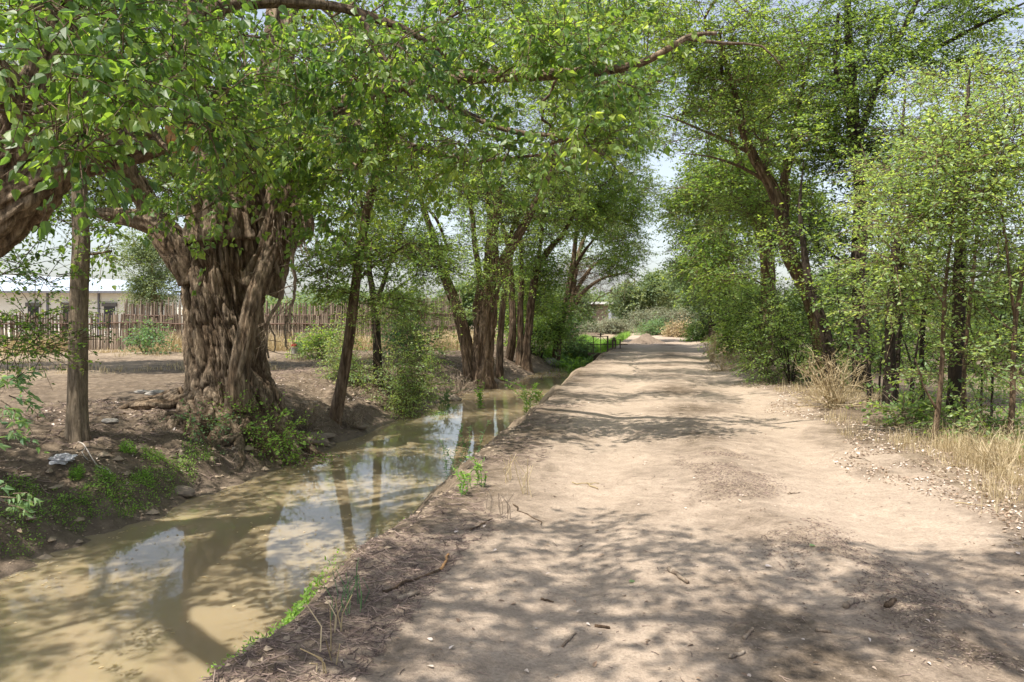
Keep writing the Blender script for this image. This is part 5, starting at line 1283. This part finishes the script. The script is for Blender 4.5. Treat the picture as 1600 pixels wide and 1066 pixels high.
# clods and grit
mb = MB()
ico = np.array([(0, 0, 1), (.9, 0, .2), (.28, .85, .3), (-.72, .53, .2), (-.72, -.53, .25), (.28, -.85, .2), (0, 0, -.5)], float)
icf = np.array([(0, 1, 2), (0, 2, 3), (0, 3, 4), (0, 4, 5), (0, 5, 1), (6, 2, 1), (6, 3, 2), (6, 4, 3), (6, 5, 4), (6, 1, 5)])
def clods(p, r, rg):
    n = len(p); R_ = r * rg.uniform(.3, 1.5, n) ** 1.3
    v = ico[None] * (1 + .35 * rg.normal(size=(n, 7, 1))) * R_[:, None, None] * np.array([1, 1, .7]) + p[:, None]
    mb.add(v.reshape(-1, 3), (np.arange(n)[:, None, None] * 7 + icf[None]).reshape(-1, 3), np.repeat(rg.random(n), 7))
clods(zone(6000, lambda y, r: np.interp(y, [3, 4.9, 6.4, 9, 14], [3.7, 3.15, 2.72, 2.55, 2.5]) + .55 * (r - .5) * 1.3, 3.6, 10, rg, 1.0, .42, 90, 2), .006, rg)
clods(zone(5000, lambda y, r: -.3 + 4.8 * r, 3.2, 18, rg, 1.7), .004, rg)
clods(zone(5200, lambda y, r: wleft(y) - .05 - 2.4 * r, 7.0, 34, rg, 1.3), .016, rg); clods(zone(260, lambda y, r: wleft(y) - .0 - 1.2 * r, 8.0, 34, rg, 1.2), .05, rg)
clods(zone(900, lambda y, r: -.8 + .9 * r, 3.2, 16, rg, 1.5), .018, rg)
tag(mb.build('soil_clods', M_MOUND), 'loose clods of earth on the road berm and banks', 'soil clods', kind='stuff')

# ------------------------------------------------------------------ single small things
def rock(px, py, r, label, mat, seed, sq=.6):
    x, y, z = ground(px, py); z = max(z, WATER)
    th = np.linspace(0, math.pi, 9)[1:-1]; ph = np.arange(12) * 2 * math.pi / 12
    T, Ph = np.meshgrid(th, ph, indexing='ij')
    D = np.stack([np.sin(T) * np.cos(Ph), np.sin(T) * np.sin(Ph), np.cos(T)], -1).reshape(-1, 3)
    D = np.vstack([D, [[0, 0, 1], [0, 0, -1]]])
    k = 1 + .5 * fbm(D[:, 0] * 1.4 + seed, D[:, 1] * 1.4, D[:, 2] * 1.4, seed=seed, o=3)
    v = D * k[:, None] * r * np.array([1.2, .9, sq]) + np.array([x, y, z + r * sq * .3])
    i = np.arange(6)[:, None] * 12; j = np.arange(12)[None]; q = np.stack([i + j, i + 12 + j, i + 12 + (j + 1) % 12, i + (j + 1) % 12], -1).reshape(-1, 4)
    jj = np.arange(12); top = np.stack([np.full(12, 84), jj, (jj + 1) % 12], 1); bot = np.stack([np.full(12, 85), 72 + (jj + 1) % 12, 72 + jj], 1)
    m_ = MB(); m_.add(v, [q, top, bot]); return tag(m_.build('rock', mat), label, 'rock', 'rocks on the far bank')
rock(284, 772, .14, 'brown rock sitting in the mud at the water edge left of the bright bush', M_ROCK, 1)
rock(244, 617, .16, 'pale flat stone left of the massive trunk', M_PALEROCK, 2, .4)
rock(222, 614, .13, 'small pale stone farther left of the massive trunk', M_PALEROCK, 3, .3)
rock(172, 660, .10, 'grey stone at the foot of the slender trunk', M_PALEROCK, 4, .4)
rock(325, 618, .30, 'large tan boulder wedged at the foot of the massive trunk', M_ROCK, 5, .55)
rock(490, 690, .22, 'mud-brown rock at the water below the leaning tree', M_ROCK, 6)
rock(510, 683, .16, 'flat slab at the water below the leaning tree', M_ROCK, 7, .3)
rock(560, 668, .15, 'lump of bank stone under the elm thicket', M_ROCK, 8)
rock(640, 648, .18, 'stone at the water under the right end of the thicket', M_ROCK, 9)
rock(860, 570, .30, 'pale stump-like stone at the water left of the feathery shrub', M_PALEROCK, 10, .8)
rock(770, 600, .22, 'brown stone beside the stout trunk', M_ROCK, 11)
rock(708, 628, .2, 'brown stone at the water left of the stout trunk', M_ROCK, 12)
# plastic bag
x, y, z = ground(97, 722); n = 26
th = np.linspace(.05, math.pi - .05, n); ph = np.arange(36) * 2 * math.pi / 36; T, Ph = np.meshgrid(th, ph, indexing='ij')
D = np.stack([np.sin(T) * np.cos(Ph), np.sin(T) * np.sin(Ph), np.cos(T)], -1).reshape(-1, 3)
k = 1 + 1.8 * (np.abs(fbm(D[:, 0] * 1.3 + 4, D[:, 1] * 1.3, D[:, 2] * 1.3, seed=66, o=4)) - .25) + .3 * fbm(D[:, 0] * 7, D[:, 1] * 7, D[:, 2] * 7, seed=67, o=2)
v = D * k[:, None] * np.array([.15, .12, .06]) + [x, y, z + .03]
i = np.arange(n - 1)[:, None] * 36; j = np.arange(36)[None]
mb = MB(); mb.add(v, np.stack([i + j, i + 36 + j, i + 36 + (j + 1) % 36, i + (j + 1) % 36], -1).reshape(-1, 4))
tag(mb.build('plastic_bag', M_BAG), 'crumpled white plastic bag on the slope below the slender trunk', 'plastic bag')
# pale cord
pts = []
for px, py in [(122, 692), (130, 697), (136, 706), (145, 720), (153, 730), (163, 735), (169, 736), (174, 745)]:
    q = ground(px, py); pts.append((q[0], q[1], q[2] + .012, 0))
c = catmull(pts, .04)[:, :3]; mb = MB(); mb.tube(c, .008, 6)
c2 = [ground(px, py) for px, py in [(134, 702), (128, 708), (132, 716), (138, 722)]]
mb.tube([(q[0], q[1], q[2] + .012) for q in c2], .005, 5)
tag(mb.build('cord', M_CORD, smooth=True), 'pale cord lying down the slope beside the plastic bag', 'cord')
# logs and sticks on the road
def stick(px0, py0, px1, py1, r, label, mat=B_DEAD, name='stick', grp='loose sticks on the road', cut=False):
    a = np.array(ground(px0, py0)); b = np.array(ground(px1, py1)); a[2] += r * .8; b[2] += r * .8
    rgs = np.random.default_rng(int(px0)); ts = np.linspace(0, 1, 7)[:, None]
    p = a + (b - a) * ts; L = np.linalg.norm(b - a); p += rgs.normal(size=p.shape) * L * .02
    p[:, 2] = np.maximum(height(p[:, 0], p[:, 1]) + r * .7, p[:, 2])
    mb = MB(); rad = np.linspace(r, r * .75, 7)
    bark_tube(mb, p, rad, .07, int(px0), step=max(.006, L / 24), sides=12, freq=12) if r > .008 else mb.tube(p, np.linspace(r, r * .5, 7), 6)
    return tag(mb.build(name, mat, smooth=True), label, name.replace('_', ' '), grp)
stick(1046, 893, 1074, 913, .014, 'short cut piece of branch lying in the road in the shade', B_DEAD, 'cut_branch', None)
stick(893, 757, 936, 757, .007, 'straw-coloured stick in the sunny part of the road', L_STRAW)
stick(917, 757, 936, 766, .008, 'short stick crossing the straw-coloured one', L_STRAW)
stick(1328, 714, 1360, 722, .008, 'dark stick near the right shoulder of the road')
stick(1490, 787, 1540, 792, .006, 'long pale stalk at the shoulder above the grass', L_STRAW)
stick(1385, 951, 1398, 940, .016, 'stubby dark stick beside the chip on the berm', B_BROWN)
stick(1322, 953, 1333, 943, .016, 'pale wood chip on the berm', B_DEAD)
stick(878, 1014, 900, 994, .008, 'pale twig upright-angled in the shade at the bottom of the road', B_DEAD)
stick(930, 980, 952, 985, .009, 'curved dark bark piece low on the road', B_BROWN)
stick(845, 938, 865, 943, .007, 'thin dark twig in the shade near the ditch side', B_BROWN)
stick(600, 928, 690, 892, .010, 'long dark branch on the ditch-side edge of the road', B_BROWN)
stick(622, 940, 655, 930, .014, 'grey split stick below the long dark branch', B_DEAD)
stick(690, 893, 702, 870, .010, 'orange-brown stub sticking out of the long dark branch', M_CUT)
stick(1230, 773, 1250, 771, .007, 'pale twig in the middle of the sunny road')
stick(1140, 1030, 1165, 1022, .010, 'grey stick at the bottom edge of the road')
stick(1163, 1000, 1176, 985, .010, 'short pale stick on the shaded litter', B_DEAD)
stick(800, 790, 850, 823, .006, 'thin bent twig beside the dry stalks', B_BROWN)
stick(1275, 987, 1298, 990, .009, 'pale chip of wood between berm and shade', B_DEAD)
stick(735, 830, 770, 812, .008, 'dark twig across the bank edge', B_BROWN)
# dry stalks standing on the bank edge
def stalks(px, py, w_, h_, n, label, seed, mat=L_STRAW, name='dry_stalks', r=.0035):
    x, y, z = ground(px, py); s = y / F; rg = np.random.default_rng(seed); mb = MB()
    for k in range(n):
        xx = x + rg.uniform(-1, 1) * w_ * s; yy = y + rg.uniform(-.15, .15); zz = H1(xx, yy)
        hh = h_ * s * rg.uniform(.6, 1.1)
        mb.tube([(xx, yy, zz - .01), (xx + rg.normal() * .02, yy, zz + hh * .5), (xx + rg.normal() * .05, yy + rg.normal() * .03, zz + hh)], [r, r * .9, r * .7], 5, rnd=rg.random())
    return tag(mb.build(name, mat), label, name.replace('_', ' '), 'dry stalks on the bank edge')
stalks(822, 772, 10, 56, 7, 'tall cluster of dry stalks where the road turns sunny', 1)
stalks(800, 752, 12, 38, 6, 'shorter dry stalks behind the tall cluster', 2)
stalks(790, 808, 8, 42, 7, 'dry stalks on the shade line', 3, B_DEAD)
stalks(762, 800, 4, 36, 4, 'few grey stalks at the bank edge left of the shade-line stalks', 4, B_DEAD)
stalks(520, 1000, 10, 70, 6, 'broken pale stalks on the near bank litter', 5, L_STRAW)
stalks(545, 955, 24, 66, 14, 'green-grey grass stalks on the near bank edge', 6, L_TAM, r=.0025)
stalks(505, 1058, 20, 40, 5, 'short stubble at the bottom of the near bank', 7)
# green weeds at the water and bank edge
def weed(px, py, hpx, n, label, seed, lm=L_GRASS, ll=.05, wpx=10, lw=.35, nl=26, name='weed', over=None, r=.0035):
    x, y, z = over if over else ground(px, py); s = y / F; rg = np.random.default_rng(seed); st = MB(); lf = MB()
    root = empty(name, (x, y, z), label, 'plant', 'green weeds along the ditch')
    for k in range(n):
        x0 = x + rg.normal() * wpx * s * .3; y0 = y + rg.normal() * .05; h_ = hpx * s * rg.uniform(.55, 1.1)
        tip = np.array([x0 + rg.normal() * wpx * s * .6, y0 + rg.normal() * .1, z + h_])
        p = catmull([(x0, y0, z - .03, 0), (x0 + rg.normal() * .02, y0, z + h_ * .5, 0), tuple(tip) + (0,)], h_ / 8)[:, :3]
        st.tube(p, np.linspace(r, r * .4, len(p)), 4)
        i = rg.uniform(.12, 1, nl) * (len(p) - 1); i0 = np.minimum(i.astype(int), len(p) - 2); b = p[i0] + (p[i0 + 1] - p[i0]) * (i - i0)[:, None]
        ax = rg.normal(size=(nl, 3)) * [1, 1, .3] + [0, 0, .5]
        add_leaves(lf, b, ax, rg.normal(size=(nl, 3)) * .4 + [0, 0, 1], ll * rg.uniform(.5, 1.3, nl), ll * lw * rg.uniform(.6, 1.2, nl), rg.random(nl), True)
    st.build('stems', L_TAM, root, (x, y, z)); lf.build('leaves', lm, root, (x, y, z)); return root
def edge(px, d, du=-.8): 
    return (float(crown(d) + du), d, max(H1(float(crown(d) + du), d), WATER))
weed(748, 760, 50, 5, 'bright green leafy weeds on the bank edge by the dry stalks', 11, ll=.05, wpx=30)
weed(724, 775, 40, 4, 'small green sprouts lower on the near bank', 12, ll=.045, wpx=18)
weed(0, 0, 105, 9, 'willow sprouts rising from the water edge in the bend of the bank', 13, L_TAM, ll=.06, lw=.22, wpx=44, nl=60, over=edge(0, 11.0, -.85))
weed(0, 0, 60, 9, 'second clump of feathery willow sprouts farther along the ditch', 14, L_GRASS, ll=.10, lw=.2, wpx=34, nl=60, over=edge(0, 19.5, -.9), r=.006)
weed(0, 0, 36, 10, 'low green sprouts by the end of the water', 15, L_GRASS, ll=.14, lw=.3, wpx=26, nl=40, over=edge(0, 29, -.9), r=.008)
weed(0, 0, 28, 10, 'low green sprouts right of the feathery shrub', 16, L_TAM, ll=.16, lw=.3, wpx=34, nl=40, over=edge(0, 33.5, -1.4), r=.008)
weed(690, 640, 40, 7, 'green stalky weeds on the far bank left of the stout trunk', 17, L_TAM, ll=.10, lw=.3, wpx=30, nl=30, r=.006)
weed(752, 640, 42, 5, 'bright young shoots at the foot of the stout trunk', 18, L_GRASS, ll=.10, lw=.4, wpx=14, nl=26, r=.005)
# fallen pale leaves on road that read singly
for k, (px, py, s, lm, lab) in enumerate([(983, 913, .05, L_TAM, 'fallen green leaf in the shade on the road'), (1265, 856, .05, L_TAM, 'fallen pale green leaf beside the berm'), (1196, 888, .05, L_DEAD, 'small curled leaf by the berm shade')]):
    x, y, z = ground(px, py); mb = MB()
    add_leaves(mb, np.array([[x, y, z + .012]]), np.array([[1., .2, 0]]), np.array([[.1, -.3, 1.]]), s, s * .55, np.array([.95]), True)
    tag(mb.build('fallen_leaf', lm), lab, 'leaf')
tot = sum(len(o_.data.polygons) for o_ in bpy.data.objects if o_.type == 'MESH')
print('TOTAL POLYS', tot)
